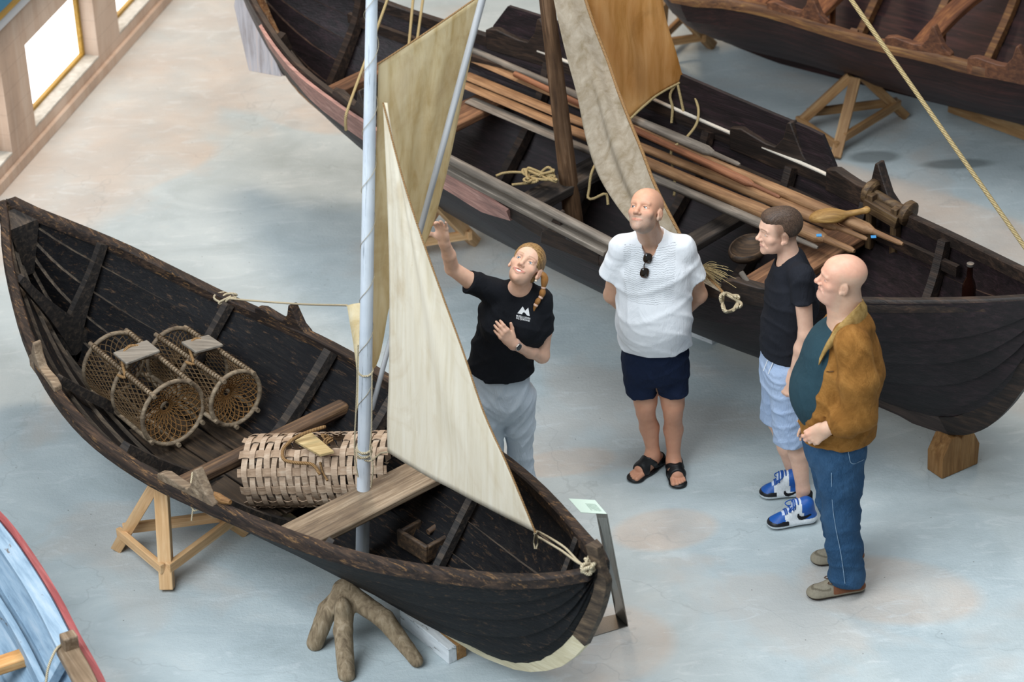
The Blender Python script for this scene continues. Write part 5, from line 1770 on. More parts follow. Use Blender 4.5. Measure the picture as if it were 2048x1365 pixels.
def hand(F, wrist, d, n, t, curls, s=1.0, spread=.10, thumb=(.55, .75, .35), tcurl=.5):
    """d: to the fingertips, n: way the palm faces, t: thumb side. curls: (index..little) lists of three bends."""
    d = unit(d); n = unit(n - d * np.dot(n, d)); t = unit(t - d * np.dot(t, d) - n * np.dot(t, n))
    W = np.asarray(wrist, float)
    offs = (.029, .010, -.009, -.027)
    klen = (.092, .096, .091, .083)
    flen = (.071, .079, .073, .057)
    rad = (.0092, .0095, .009, .0078)
    F.add(rc(W - d * .02, W + d * .02, .027 * s, .028 * s, n, .72), .02)
    for o, kl in zip(offs, klen):
        F.add(rc(W + (d * .015 + t * o * .55) * s, W + (d * kl + t * o) * s, .0135 * s, .0112 * s), .014)
    F.add(el(W + (d * .035 + t * .024 + n * .010) * s, (.018 * s, .026 * s, .014 * s), np.array([t, d, n]).T), .014)
    F.add(el(W + (d * .035 - t * .022 + n * .008) * s, (.013 * s, .028 * s, .012 * s), np.array([t, d, n]).T), .014)
    for i in range(4):
        p = W + (d * klen[i] + t * offs[i]) * s
        dd = unit(d + t * spread * (1.5 - i) * .67)
        a = 0.0
        first = True
        for seg, c, r0, r1 in zip((.46, .30, .24), curls[i], (1.0, .93, .86), (.94, .87, .74)):
            a += c
            v = unit(dd * math.cos(a) + n * math.sin(a))
            q = p + v * flen[i] * seg * s
            F.add(rc(p, q, rad[i] * r0 * s, rad[i] * r1 * s), .009 if first else .003)
            first = False
            p = q
    p = W + (d * .026 + t * .026 + n * .006) * s
    v = unit(d * thumb[0] + t * thumb[1] + n * thumb[2])
    q = p + v * .046 * s
    F.add(rc(p, q, .0135 * s, .0112 * s), .012)
    v2 = unit(v + d * tcurl)
    F.add(rc(q, q + v2 * .032 * s, .0108 * s, .0082 * s), .004)
    return F

def body_mesh(name, F, boxes, h, hh, tint, mat, **k):
    """One skin surface; the head and hand regions are sampled finer."""
    V, Q = sdf_mesh(F, h)
    cen = V[Q].mean(1)
    keep = np.ones(len(Q), bool)
    for lo, hi in boxes:
        keep &= ~((cen > lo + h * 1.2).all(1) & (cen < hi - h * 1.2).all(1))
    Q = Q[keep]
    Vs, Qs = [V], [Q]
    nv = len(V)
    for lo, hi in boxes:
        v, q = sdf_mesh(F, hh, lo, hi)
        Vs.append(v); Qs.append(q + nv)
        nv += len(v)
    V = np.concatenate(Vs); Q = np.concatenate(Qs)
    used = np.zeros(len(V), bool); used[Q.ravel()] = True
    idx = np.cumsum(used) - 1
    V, Q = V[used], idx[Q]
    return np_mesh(name, V, Q, mat, attr={'Col': tint(V)}, **k), V, Q

def skin_mat(name, rough=.48):
    t = NT(name, rough, .35)
    c = t.coord()
    at = t.n('Attribute', attribute_name='Col').outputs['Color']
    v = t.noise(c, 38, 4, .6)
    col = t.mix(t.ramp(v, [(.35, 0.0), (.7, .16)]), at, 'a45f50')
    t.color(col).bump(t.math('ADD', t.noise(c, 300, 3, .6), t.math('MULTIPLY', t.noise(c, 60, 4, .6), 1.5)), .2, .002)
    t.b.inputs['Subsurface Weight'].default_value = .12
    t.b.inputs['Subsurface Radius'].default_value = (.02, .008, .004)
    t.b.inputs['Subsurface Scale'].default_value = .4
    return t.m

def vcol_mat(name, rough=.6, spec=.3, scale=90, bump=.2):
    t = NT(name, rough, spec)
    c = t.coord()
    at = t.n('Attribute', attribute_name='Col').outputs['Color']
    n = t.noise(c, scale, 4, .6)
    t.color(t.mix(t.ramp(n, [(.3, .18), (.6, 0.0)]), at, '2a2420')).bump(n, bump, .004)
    return t.m

def fabric(name, c0, c1, rough=.85, weave=420, fold=.35, fscale=7, sheen=.0, streak=None):
    t = NT(name, rough, .15)
    c = t.coord()
    a = t.noise(t.map(c, scale=(1, 1, .6)), fscale, 5, .6, .6)
    b = t.noise(c, weave, 2)
    col = t.mix(a, c0, c1)
    if streak:
        s = t.noise(t.map(c, scale=(260, 260, 25)), 2.0, 4, .7)
        col = t.mix(t.ramp(s, [(.4, 0.0), (.75, .4)]), col, streak)
        col = t.mix(t.ramp(t.noise(c, 4.5, 3), [(.45, 0.0), (.75, .3)]), col, streak)
    t.color(col)
    wr = t.noise(t.map(c, scale=(1.3, 1.3, .55), rot=(.3, .5, .2)), 9, 5, .6, .8)
    t.bump(t.math('ADD', t.math('ADD', a, t.math('MULTIPLY', wr, 1.6)), t.math('MULTIPLY', b, .12)), min(1.0, fold * 2), .016)
    return t.m

def folds(amp=.004, f=62, seed=0.0, dirv=(1, .6, .5)):
    """Soft irregular cloth creases."""
    dv = unit(dirv)
    e1 = unit(np.cross(dv, (0.3, 1, .2)))
    e2 = np.cross(dv, e1)
    def fn(p):
        a, b, c = p @ dv, p @ e1, p @ e2
        m = .5 + .5 * np.sin(8 * b + 6 * c + seed * 3)
        m2 = .5 + .5 * np.sin(7 * a - 9 * b + seed * 1.3)
        r1 = np.exp(-(np.sin(f * .5 * a + 1.9 * np.sin(f * .16 * b + seed) + 1.2 * np.sin(f * .21 * c + seed * 2)) / .42) ** 2)
        r2 = np.exp(-(np.sin(f * .42 * (a * .45 + b * .9) + 1.8 * np.sin(f * .17 * c + seed * 1.7) + seed) / .40) ** 2)
        r3 = np.exp(-(np.sin(f * .9 * (c * .7 + a * .5) + 1.7 * np.sin(f * .33 * b + seed * 3)) / .5) ** 2)
        return -amp * (.9 * r1 * m + .8 * r2 * (1 - m) + .45 * r3 * m2)
    return fn

def calm(fn, c, r0=.10, w=.12):
    c = np.asarray(c, float)
    return lambda p: fn(p) * np.clip((np.linalg.norm(p - c, axis=1) - r0) / w, 0, 1)

def sleeve(F, a, b, r1, r2, k=.03, ext=.06, bend=None):
    """A sleeve tube cut square at b, blended into the garment."""
    S = Field()
    d = unit(b - a)
    S.add(rc(a, b + d * ext, r1, r2 + (r2 - r1) * .2), .02)
    S.cut(plane(b, d), .003)
    F.add((S, (a + b) / 2, np.linalg.norm(b - a) / 2 + max(r1, r2) + ext), k)

def hair_tint(H, V, axis_p, axis_d, cols, freq=60, seed=0, rnd=.8):
    """Strand streaks running back towards axis_p (head-local)."""
    p = H.inv(V) - np.asarray(axis_p)
    d = unit(axis_d)
    u = unit(np.cross(d, (0, 0.01, 1))); w = np.cross(d, u)
    a = np.arctan2(p @ u, p @ w)
    r = np.random.default_rng(seed)
    s = np.zeros(len(V))
    for f, am in () if not freq else ((freq, 1.0), (freq * 2.3, .7), (freq * 4.1, .5), (freq * .4, .8)):
        s += am * np.sin(f * a + r.uniform(0, 6) + .5 * np.sin(p @ d * 40 + r.uniform(0, 6)))
    s += rnd * r.standard_normal(len(V))
    s = np.clip(.5 + s / 4.2, 0, 1)[:, None]
    c0, c1, c2 = (np.array(lin(c)[:3]) for c in cols)
    return np.where(s < .5, c0 + (c1 - c0) * s * 2, c1 + (c2 - c1) * (s - .5) * 2)

t = NT('eye_white', .15, .5); t.color('d8d0ca'); M_EYEW = t.m
t = NT('pupil', .1, .5); t.color('0a0a0b'); M_PUPIL = t.m
t = NT('iris_blue', .15, .5); t.color('5f8296'); M_IRISB = t.m
t = NT('iris_grey', .15, .5); t.color('566167'); M_IRISG = t.m
t = NT('iris_brown', .15, .5); t.color('4d3a2a'); M_IRISN = t.m
t = NT('teeth_white', .25, .5); t.color('efe9df'); M_TEETH = t.m
SKIN_F = lin('e3b89e')[:3]; SKIN_W = lin('d4a184')[:3]; SKIN_Y = lin('ddb49c')[:3]; SKIN_R = lin('d9a68d')[:3]
M_SKIN = skin_mat('skin')
M_HAIRV = None

M_HAIRV = vcol_mat('hair_strands', .5, .35, 200, .35)

def decal(name, polys, V, Q, mat, parent=None, off=.0025, px=True, cell=2.5):
    """Flat marks printed on a surface: outlines given as seen in the photograph, laid onto the real surface."""
    from mathutils.geometry import tessellate_polygon
    bv = BVHTree.FromPolygons([Vector(v) for v in V], [tuple(int(i) for i in q) for q in Q])
    mb = MB()
    for tris in polys:
        vs, ok = [], True
        for (x, y) in tris['v']:
            d = ray(x, y)
            h = bv.ray_cast(Vector(CAM), Vector(d))
            if h[0] is None:
                ok = False; break
            vs.append(np.array(h[0]) - unit(d) * off)
        if ok:
            mb.add(vs, tris['f'])
    if not mb.v:
        return None
    return obj(name, mb, mat, parent, ang=180)

def poly(pts):
    from mathutils.geometry import tessellate_polygon
    f = [tuple(t_) for t_ in tessellate_polygon([[Vector((x, y, 0)) for x, y in pts]])]
    return {'v': pts, 'f': f}

def text_polys(body, x0, y0, ux, uy, size):
    """Letters as outlines: origin (x0,y0), ux/uy = image-space right and up vectors per unit of text height."""
    cu = bpy.data.curves.new('letters', 'FONT')
    cu.body = body; cu.resolution_u = 2; cu.offset = .012
    o = bpy.data.objects.new('letters', cu)
    COL.objects.link(o)
    bpy.context.view_layer.update()
    me = bpy.data.meshes.new_from_object(o.evaluated_get(bpy.context.evaluated_depsgraph_get()))
    wd = max(v.co.x for v in me.vertices)
    k = size / wd
    v = [(x0 + (q.co.x * k) * ux[0] + (q.co.y * k * 1.25) * uy[0], y0 + (q.co.x * k) * ux[1] + (q.co.y * k * 1.25) * uy[1]) for q in me.vertices]
    f = [tuple(p.vertices) for p in me.polygons]
    bpy.data.objects.remove(o); bpy.data.curves.remove(cu); bpy.data.meshes.remove(me)
    return {'v': v, 'f': f}

def on_surface(px, V, Q, off=.006):
    bv = BVHTree.FromPolygons([Vector(v) for v in V], [tuple(int(i) for i in q) for q in Q])
    out = []
    for x, y in px:
        d = ray(x, y)
        h = bv.ray_cast(Vector(CAM), Vector(d))
        if h[0] is not None:
            out.append(np.array(h[0]) - unit(d) * off)
    return out

def box_of(pts, pad):
    pts = np.asarray(pts)
    return pts.min(0) - pad, pts.max(0) + pad
FINE, BODY, CLOTH = .0027, .0065, .0055
# ------------------------------------------------------------------ woman in black shirt
Y0 = 12.01
J = lambda x, y, d=0.0: PY(x, y, Y0 + d)
H = Head((.085, 12.0, 1.52), head_rot(8.3, 50, -24), .985, fem=1, smile=1.0, teeth=True, nose=.92)
fw = unit(V3(-.22, -.97, 0)); lf = V3(-fw[1], fw[0], 0)
neck = J(1041, 583, .02)
chest, waist, pel = J(1024, 640), J(1004, 705, .01), J(1000, 778, .02)
shR, shL = J(982, 580, .0), J(1080, 600, .02)
elR, wrR = J(904, 537, -.06), J(888, 484, -.16)
elL, wrL = J(1084, 712, .0), J(1026, 688, -.17)
hipR, hipL = J(972, 790, .02), J(1036, 792, .03)
knR, knL = J(982, 895, .0), J(1040, 905, .03)
anR, anL = J(990, 1015, .03), J(1050, 1020, .06)
F = Field()
H.build(F)
F.add(rc(H.L(0, -.028, -.05), neck - UP * .01, .043, .048), .03)
chain(F, [neck - UP * .03, chest, waist, pel], [.075, .125, .115, .145], .05, fw, .68)
F.add(rc(shR, shL, .05, .05), .04)
chain(F, [shR, J(940, 562, -.03), elR, (elR + wrR) / 2 + V3(.004, 0, .0), wrR], [.048, .042, .036, .034, .0245], .010)
chain(F, [shL, J(1087, 660, .01), elL, (elL * .6 + wrL * .4), wrL], [.05, .043, .036, .035, .025], .02)
chain(F, [hipR, knR, anR], [.085, .055, .04], .03)
chain(F, [hipL, knL, anL], [.085, .055, .04], .03)
hr = unit(J(880, 438, -.185) - wrR)
nR = unit(V3(-.35, -.9, .1)); tR = unit(V3(-.9, .3, .1))
hand(F, wrR + hr * .012, hr, nR, tR, [(.55, .5, .3), (.45, .45, .3), (.25, .3, .2), (.1, .2, .15)], .90, .16, (.55, .75, .35))
hl = unit(J(996, 655, -.215) - wrL)
nL = unit(V3(-.1, .9, -.35)); tL = unit(V3(.45, -.1, .9))
hand(F, wrL + hl * .012, hl, nL, tL, [(.5, .6, .35), (.6, .6, .3), (.65, .55, .3), (.7, .5, .3)], .90, .05, (.75, .55, .25))
hb = box_of([H.L(x, y, z) for x in (-.1, .1) for y in (-.12, .12) for z in (-.14, .125)], .01)
hbR = box_of([wrR, wrR + hr * .2], .055)
hbL = box_of([wrL, wrL + hl * .18], .055)
person_w, VB, QB = body_mesh('person', F, [hb, hbR, hbL], BODY, FINE, lambda V: H.tint(V, SKIN_F, brow=(*lin('8a6746')[:3], .55), lip=lin('c4766c')[:3], rosy=.4),
                             M_SKIN, loc=(P(1022, 1040)[0], P(1022, 1040)[1], 0), label='woman in black t-shirt and pale jeans reaching up to the tan sail', cat='person')
H.extras(person_w, M_IRISB, gaze=V3(-.25, -.75, .62))
# t-shirt
F = Field()
chain(F, [neck - UP * .035, chest + V3(0, 0, .03), chest - UP * .04, waist, pel + UP * .06, pel - UP * .03], [.085, .145, .148, .140, .160, .172], .05, fw, .72)
for sx in (-1, 1):
    F.add(el(chest + lf * sx * .065 + fw * .085 - UP * .0, (.062, .055, .062)), .05)
F.add(rc(shR + UP * .0, shL + UP * .0, .052, .052), .045)
F.add(rc(neck - UP * .05, neck - UP * .005, .085, .068), .04)
slR, slL = J(938, 563, -.035), J(1086, 664, .01)
sleeve(F, shR, slR, .060, .056, .035); sleeve(F, shL, slL, .060, .055, .03)
hem = J(996, 763, -.1)
F.cut(plane(J(998, 762, -.08), (0.0, .25, -1)), .004)
nd = unit(neck - H.L(0, -.03, -.06))
F.sub(rc(neck + fw * .028 - nd * .06 - UP * -.012, neck + fw * .005 - nd * .16, .062, .066), .004)
M_BLACKT = fabric('black_cotton', '131519', '1e2026', .85, fold=.3)
sh_w, VS, QS = (lambda v: (np_mesh('t_shirt', v[0], v[1], M_BLACKT, parent=person_w), *v))(sdf_mesh(F, CLOTH, disp=calm(folds(.007, 60, 1.0, (.8, .2, .6)), neck)))
# neck band
# jeans
F = Field()
chain(F, [pel + UP * .05, pel - UP * .04], [.152, .165], .04, fw, .72)
for hp, kn, an in ((hipR, knR, anR), (hipL, knL, anL)):
    chain(F, [hp, (hp + kn) / 2, kn, (kn + an) / 2, an + UP * .0, an - UP * .05], [.092, .078, .062, .068, .076, .08], .018)
F.cut(plane(V3(0, 0, .03), (0, 0, -1)), .004)
M_JEANW = fabric('pale_wash_denim', 'b3c0cd', 'c9d2db', .85, 600, .35, 6, streak='d3dbe2')
sdf_obj('jeans', F, CLOTH, M_JEANW, person_w, disp=folds(.007, 60, 2.0, (.2, .3, 1)))
for an in (anR, anL):
    F = Field()
    a0 = V3(an[0], an[1], .045)
    F.add(rc(a0 + V3(0, .05, -.01), a0 + fw * .13 + V3(0, 0, -.02), .045, .035), .02)
    F.cut(plane(V3(0, 0, .002), (0, 0, -1)), .003)
    t = NT('white_trainer', .6); t.color('d9d9d6')
    sdf_obj('shoe', F, .006, t.m, person_w)
# hair drawn back
F = Field()
E_ = lambda c, r, k=.02, m='+': F.add(el(H.L(*c), np.array(r) * H.s, H.R), k, m)
E_((0, -.020, .037), (.079, .101, .087))
E_((0, -.06, -.005), (.066, .062, .07), .03)
E_((0, .029, .034), (.0665, .0615, .0672), .03)
E_((0, .135, -.03), (.108, .104, .117), .008, '-')
E_((.085, .02, -.05), (.04, .05, .055), .01, '-'); E_((-.085, .02, -.05), (.04, .05, .055), .01, '-')
E_((0, -.02, -.12), (.1, .09, .062), .01, '-')
VH, QH = sdf_mesh(F, .0033, disp=lambda p: .0007 * np.sin(np.arctan2(H.inv(p)[:, 0], H.inv(p)[:, 2] + .02) * 95 + 2 * np.sin(H.inv(p)[:, 1] * 30)))
np_mesh('hair', VH, QH, M_HAIRV, parent=person_w, attr={'Col': hair_tint(H, VH, (.03, -.1, .0), (.25, -1, -.35), ('5f4128', '94703f', 'bf9a66'), 46, 1)})
# bubble ponytail over her left shoulder
pt_px = [(1082, 545), (1089, 556), (1087, 575), (1083, 592), (1076, 602), (1070, 614), (1065, 630)]
pony = spline([J(1078, 540, .05)] + [J(x, y, -.02 - .01 * i) for i, (x, y) in enumerate(pt_px)], 60)
lens = [(0, 14, .014), (15, 30, .019), (31, 40, .0165), (41, 49, .0135), (50, 59, .009)]
mb = MB()
prof = np.zeros(60)
for a, b, r in lens:
    for i in range(a, b + 1):
        prof[i] = r * (.55 + .45 * math.sin(math.pi * (i - a) / max(b - a, 1))) if b < 59 else r * (1.1 - (i - a) / (b - a))
mb.tube(pony, np.maximum(prof, .002), 14)
t = NT('golden_hair', .4, .4)
uv = t.coord('UV')
t.color(t.ramp(t.noise(t.map(uv, scale=(9, 40, 1)), 3, 4, .7), [(.3, '6d4522'), (.5, 'a06d35'), (.7, 'c4925a')])).bump(t.noise(t.map(uv, scale=(9, 60, 1)), 3, 3), .5, .004)
obj('ponytail', mb, t.m, person_w, ang=180)
t = NT('pale_hair_tie', .6); t.color('dcb9a5'); M_TIE = t.m
for i in (14, 30, 40, 49):
    d = unit(pony[min(i + 1, 59)] - pony[i - 1])
    mb = MB().lathe(pony[i] - d * .006, d, [(.006, 0), (.0115, .001), (.0125, .006), (.0115, .011), (.006, .012)], 14)
    obj('hair_tie', mb, M_TIE, person_w)
t = NT('earring_pearl', .2, .6); t.color('e6d8c0')
ec = H.L(.082, .002, -.052)
obj('earring', MB().lathe(ec - UP * .005, UP, [(.001, 0), (.005, .002), (.006, .006), (.004, .01), (.001, .011)], 12), t.m, person_w, ang=80)
# watch
wd_ = unit(wrL - elL)
wc = wrL - wd_ * .012
wn = unit(-nL - wd_ * np.dot(-nL, wd_))
wt = np.cross(wd_, wn)
t = NT('watch_strap', .5, .4); t.color('c9a99b'); M_STRAP = t.m
t = NT('watch_rim', .25, .5, Metallic=.8); t.color('d8cfc8'); M_RIM = t.m
t = NT('watch_glass', .06, .6); t.color('090a0c'); M_WG = t.m
mb = MB()
rings = [[wc + wd_ * a + (.030 * math.cos(b) * wt + .0265 * math.sin(b) * wn) * r for a, r in ((-.008, 1), (.008, 1), (.008, 1.08), (-.008, 1.08))] for b in np.linspace(0, 2 * math.pi, 33)]
mb.loft(rings, True, False)
wa = obj('watch', mb, M_STRAP, person_w, ang=40)
obj('watch_case', MB().lathe(wc + wn * .026, wn, [(.001, 0), (.019, 0), (.0205, .004), (.019, .009), (.001, .009)], 24), M_RIM, wa, ang=40)
obj('watch_face', MB().lathe(wc + wn * .0345, wn, [(.001, 0), (.0165, 0), (.0165, .002), (.001, .002)], 24), M_WG, wa, ang=40)
# chest print
t = NT('white_print', .6); t.color('e4e6e8'); M_PRINT = t.m
ax_, ay_ = (1032.5, 628.2), (1059.5, 634.2)
pl_ = [poly([(1034.8, 627.0), (1045.4, 613.2), (1050.2, 622.0), (1056.6, 615.8), (1059.4, 632.4), (1053.5, 631.1), (1052.2, 628.6), (1048.0, 624.6), (1045.0, 626.6), (1044.2, 629.0)])]
ux = (27.5 / 28.1, 6.0 / 28.1); uy = (.12, -1.0)
pl_ += [text_polys('MUSEA I SOGN', 1032.2, 633.6, ux, uy, 28.5), text_polys('OG FJORDANE', 1031.9, 638.0, ux, uy, 28.0)]
decal('shirt_logo', pl_, VS, QS, M_PRINT, person_w)
# ------------------------------------------------------------------ man in white shirt
Y0 = 12.374
J = lambda x, y, d=0.0: PY(x, y, Y0 + d)
H = Head((.692, 12.29, 1.642), head_rot(34, 40, 9), 1.0, heavy=.0, smile=.3, nose=1.12, lips=.35)
fw = unit(V3(-.16, -.98, 0)); lf = V3(-fw[1], fw[0], 0)
neck = J(1303, 478, .03)
chest, belly, pel = J(1308, 545, .02), J(1308, 640, -.01), J(1310, 715, .03)
shR, shL = J(1245, 492, .03), J(1366, 494, .03)
elR, wrR = J(1224, 590, .10), J(1290, 655, .20)
elL, wrL = J(1397, 590, .10), J(1330, 655, .20)
hipR, hipL = J(1282, 735, .03), J(1342, 735, .03)
knR, knL = J(1291, 812, .0), J(1346, 816, .0)
caR, caL = J(1299, 858, .03), J(1347, 862, .03)
anR, anL = J(1306, 912, .03), J(1347, 922, .02)
F = Field()
H.build(F)
F.add(rc(H.L(0, -.03, -.055), neck - UP * .01, .060, .066), .03)
F.add(rc(neck - UP * .055, shR - UP * .02, .045, .04), .03); F.add(rc(neck - UP * .055, shL - UP * .02, .045, .04), .03)
chain(F, [neck - UP * .07, chest, belly, pel], [.085, .15, .15, .145], .05, fw, .66)
chain(F, [shR, elR, (elR + wrR) / 2, wrR], [.055, .042, .04, .028], .02)
chain(F, [shL, elL, (elL + wrL) / 2, wrL], [.055, .044, .042, .028], .02)
dR = unit(V3(.8, .2, -.3)); dL = unit(V3(-.8, .2, -.3))
hand(F, wrR, dR, V3(0, 1, 0), UP, [(.4, .4, .3)] * 4, 1.0)
hand(F, wrL, dL, V3(0, 1, 0), UP, [(.4, .4, .3)] * 4, 1.0)
for hp, kn, ca, an, s_ in ((hipR, knR, caR, anR, -1), (hipL, knL, caL, anL, 1)):
    chain(F, [hp, kn + UP * .02], [.09, .058], .03)
    chain(F, [kn + UP * .02, kn - UP * .04, ca + V3(0, .012, 0), an + UP * .03, an - UP * .02], [.056, .047, .050, .033, .034], .02)
    F.add(el(kn + fw * .028, (.035, .03, .042)), .025)
def foot(F, an, heel, toe, s=1.0, toes=True, big=1):
    """heel, toe: ground points; big: side (+1/-1 of cross(up,dir)) of the big toe."""
    e = unit((toe - heel) * V3(1, 1, 0)); sd = np.cross(UP, e)
    L = np.linalg.norm((toe - heel)[:2])
    F.add(rc(heel + e * .035 + UP * .042, an, .036, .034), .02)
    F.add(rc(heel + e * .035 + UP * .035, heel + e * L * .62 + UP * .036, .034, .040, UP, .75), .025)
    F.add(rc(an + e * .02 - UP * .0, heel + e * L * .62 + UP * .046, .033, .030), .03)
    if toes:
        for i, (o, l, r) in enumerate(((.028, 1.0, .0135), (.008, .99, .010), (-.008, .955, .0095), (-.022, .915, .009), (-.034, .865, .0085))):
            b = heel + e * L * .68 + sd * big * o * .9 + UP * .030
            F.add(rc(b, heel + e * (L * l - r) + sd * big * o + UP * (.021 + r * .4), r * 1.05, r), .006)
    return e, sd, L
htR = (P(1322, 924), P(1262, 966)); htL = (P(1346, 930), P(1358, 979))
foot(F, anR, *htR, big=1); foot(F, anL, *htL, big=-1)
F.cut(plane(V3(0, 0, .02), (0, 0, -1)), .004)
hb = box_of([H.L(x, y, z) for x in (-.1, .1) for y in (-.12, .12) for z in (-.14, .125)], .01)
fb = box_of([*htR, *htL], .05); fb = (fb[0], np.array([fb[1][0], fb[1][1], .12]))
def tint_w(V):
    c = H.tint(V, SKIN_W, beard=(*lin('93887c')[:3], .8), brow=(*lin('a38f78')[:3], .4), lip=lin('bd7268')[:3], rosy=.55,
               scalp=(*lin('a9957f')[:3], .35, lambda x, y, z: np.minimum(.045 - z, .012 - y + .0) - 0 * x))
    low = np.clip((.55 - V[:, 2]) / .1, 0, 1)[:, None]
    return c * (1 - low) + (np.array(SKIN_W) * np.array([.92, .86, .84])) * low
person_m, VB, QB = body_mesh('person', F, [hb, fb], BODY, FINE, tint_w, M_SKIN, loc=(.752, 12.374, 0),
                             label='bald man in white printed t-shirt and navy shorts, hands behind back', cat='person')
H.extras(person_m, M_IRISG, gaze=V3(-.62, -.62, .48))
# shirt
F = Field()
chain(F, [neck - UP * .07, chest + UP * .02, chest - UP * .08, belly, pel + UP * .03, pel - UP * .04], [.10, .165, .172, .176, .178, .182], .06, fw, .74)
F.add(el(belly + fw * .055 + UP * .02, (.13, .085, .15)), .08)
F.add(rc(shR - UP * .01, shL - UP * .01, .054, .054), .05)
F.add(rc(neck - UP * .028, shR - UP * .004, .066, .054), .04); F.add(rc(neck - UP * .028, shL - UP * .004, .066, .054), .04)
slR, slL = J(1222, 551, .05), J(1386, 555, .05)
sleeve(F, shR - UP * .008, slR, .056, .068, .03); sleeve(F, shL - UP * .008, slL, .056, .072, .03)
F.cut(plane(J(1308, 717, -.13), (0, .10, -1)), .004)
vt = J(1290, 507, -.12)
F.add(rc(neck - UP * .05, neck + UP * .0, .095, .068), .05)
F.sub(rc(neck + UP * .10 - fw * .01, neck + UP * .0 + fw * .03, .066, .060), .004)
F.sub(rc(neck + fw * .06 + UP * .0, vt - UP * .004 + fw * .03, .044, .005), .003)
F.sub(rc(neck + fw * .09 - UP * .03, vt - UP * .004 + fw * .0, .030, .004), .003)
M_WHITET = None
t = NT('white_printed_cotton', .85, .15)
c = t.coord()
a = t.noise(c, 6, 5, .6, .6)
pr = t.n('SeparateColor', {'Color': t.n('Attribute', attribute_name='print_uv').outputs['Color']})
u_, v_, m_ = pr.outputs[0], pr.outputs[1], pr.outputs[2]
nz = t.n('TexNoise', {'Vector': t.n('CombineXYZ', {0: t.math('MULTIPLY', u_, 9.0), 1: t.math('MULTIPLY', v_, 4.0), 2: 0.0}).outputs[0], 'Scale': 1.0, 'Detail': 4.0, 'Roughness': .65}).outputs['Fac']
ph = t.math('ADD', t.math('MULTIPLY', v_, 28.0 * 6.283), t.math('MULTIPLY', nz, 16.0))
ln = t.ramp(t.math('SINE', ph), [(.80, 0.0), (.95, 1.0)])
col = t.mix(a, 'd9dde2', 'e6e8eb')
col = t.mix(t.math('MULTIPLY', t.math('MULTIPLY', ln, m_), .62), col, '3d4350')
wr = t.noise(t.map(c, scale=(1.3, 1.3, .55), rot=(.3, .5, .2)), 9, 5, .6, .8)
t.color(col).bump(t.math('ADD', a, t.math('ADD', t.math('MULTIPLY', wr, 1.2), t.math('MULTIPLY', t.noise(c, 420, 2), .12))), .42, .016)
M_WHITET = t.m
VS, QS = sdf_mesh(F, CLOTH, disp=calm(folds(.006, 52, 4.0, (.7, .3, .7)), neck))
rel = VS - (J(1296, 562, -.14))
u = (rel @ lf) / .26 + .5; v = rel[:, 2] / .30 + .5
mk_ = ((u > .0) & (u < 1) & (v > .02) & (v < 1)).astype(float) * ((VS - chest) @ fw > .02) * (1 - np.clip((.16 - v) / .16, 0, 1) * np.clip(np.abs(u - .5) * 2.2 - .3, 0, 1))
sh_m = np_mesh('t_shirt', VS, QS, M_WHITET, parent=person_m, attr={'print_uv': np.stack([np.clip(u, 0, 1), np.clip(v, 0, 1), mk_], 1)})
# shorts
F = Field()
chain(F, [pel + UP * .11, pel - UP * .03], [.168, .174], .04, fw, .80)
hmR, hmL = J(1283, 788, -.01), J(1346, 788, -.01)
for hp, hm in ((hipR, hmR), (hipL, hmL)):
    F.add(rc(hp, hm - UP * .06, .094, .077), .018)
    F.cut(plane(V3(0, 0, hmR[2]), (0, 0, -1)), .003)
F.sub(rbox((hmR + hmL) / 2 - UP * .01, (.007, .25, .085), np.array([lf, fw, UP]).T, .004), .02)
M_NAVY = fabric('navy_cotton', '121b2e', '1c2740', .85, fold=.35)
sdf_obj('shorts', F, CLOTH, M_NAVY, person_m, disp=folds(.007, 60, 5.0, (.5, .2, .9)))
# sandals
t = NT('black_leather', .45, .4); t.color('141416').bump(t.noise(t.coord(), 160, 3), .2, .002); M_SAND = t.m
for (hl, to), an, big in ((htR, anR, 1), (htL, anL, -1)):
    e = unit((to - hl) * V3(1, 1, 0)); sd = np.cross(UP, e); L = np.linalg.norm((to - hl)[:2])
    S_ = Field()
    S_.add(rc(hl + e * .035 + UP * .014, hl + e * L * .45 + UP * .014, .040, .036, UP, .34), .02)
    S_.add(rc(hl + e * L * .45 + UP * .014, hl + e * (L - .042) + UP * .014, .036, .050, UP, .28), .02)
    S_.cut(plane(V3(0, 0, .001), (0, 0, -1)), .003)
    sn = sdf_obj('sandal', S_, .004, M_SAND, person_m)
    for (a0, a1, tilt, infl) in ((.60, .74, .1, .006), (.33, .48, -.75, .007)):
        B_ = Field(); foot(B_, an, hl, to, toes=False, big=big)
        B2 = Field()
        ops = B_.ops
        fn = (lambda B_, infl: (lambda p: B_(p) - infl))(B_, infl)
        B2.add((fn, (hl + to) / 2 + UP * .06, .25), .002)
        nn = unit(e * math.cos(tilt) + UP * math.sin(tilt))
        B2.cut(plane(hl + e * L * a1 + UP * .05, nn), .002)
        B2.cut(plane(hl + e * L * a0 + UP * .05, -nn), .002)
        B2.cut(plane(V3(0, 0, .012), (0, 0, -1)), .002)
        B2.cut(plane(an + UP * .02, (0, 0, 1)), .002)
        sdf_obj('strap', B2, .004, M_SAND, sn)
    # heel counter
    B_ = Field(); foot(B_, an, hl, to, toes=False, big=big)
    B2 = Field(); B2.add(((lambda B_: (lambda p: B_(p) - .006))(B_), (hl + to) / 2 + UP * .06, .25), .002)
    B2.cut(plane(hl + e * L * .40, e - UP * -.5), .002); B2.cut(plane(hl + UP * .062, UP), .002); B2.cut(plane(V3(0, 0, .012), (0, 0, -1)), .002)
    sdf_obj('heel_counter', B2, .004, M_SAND, sn)
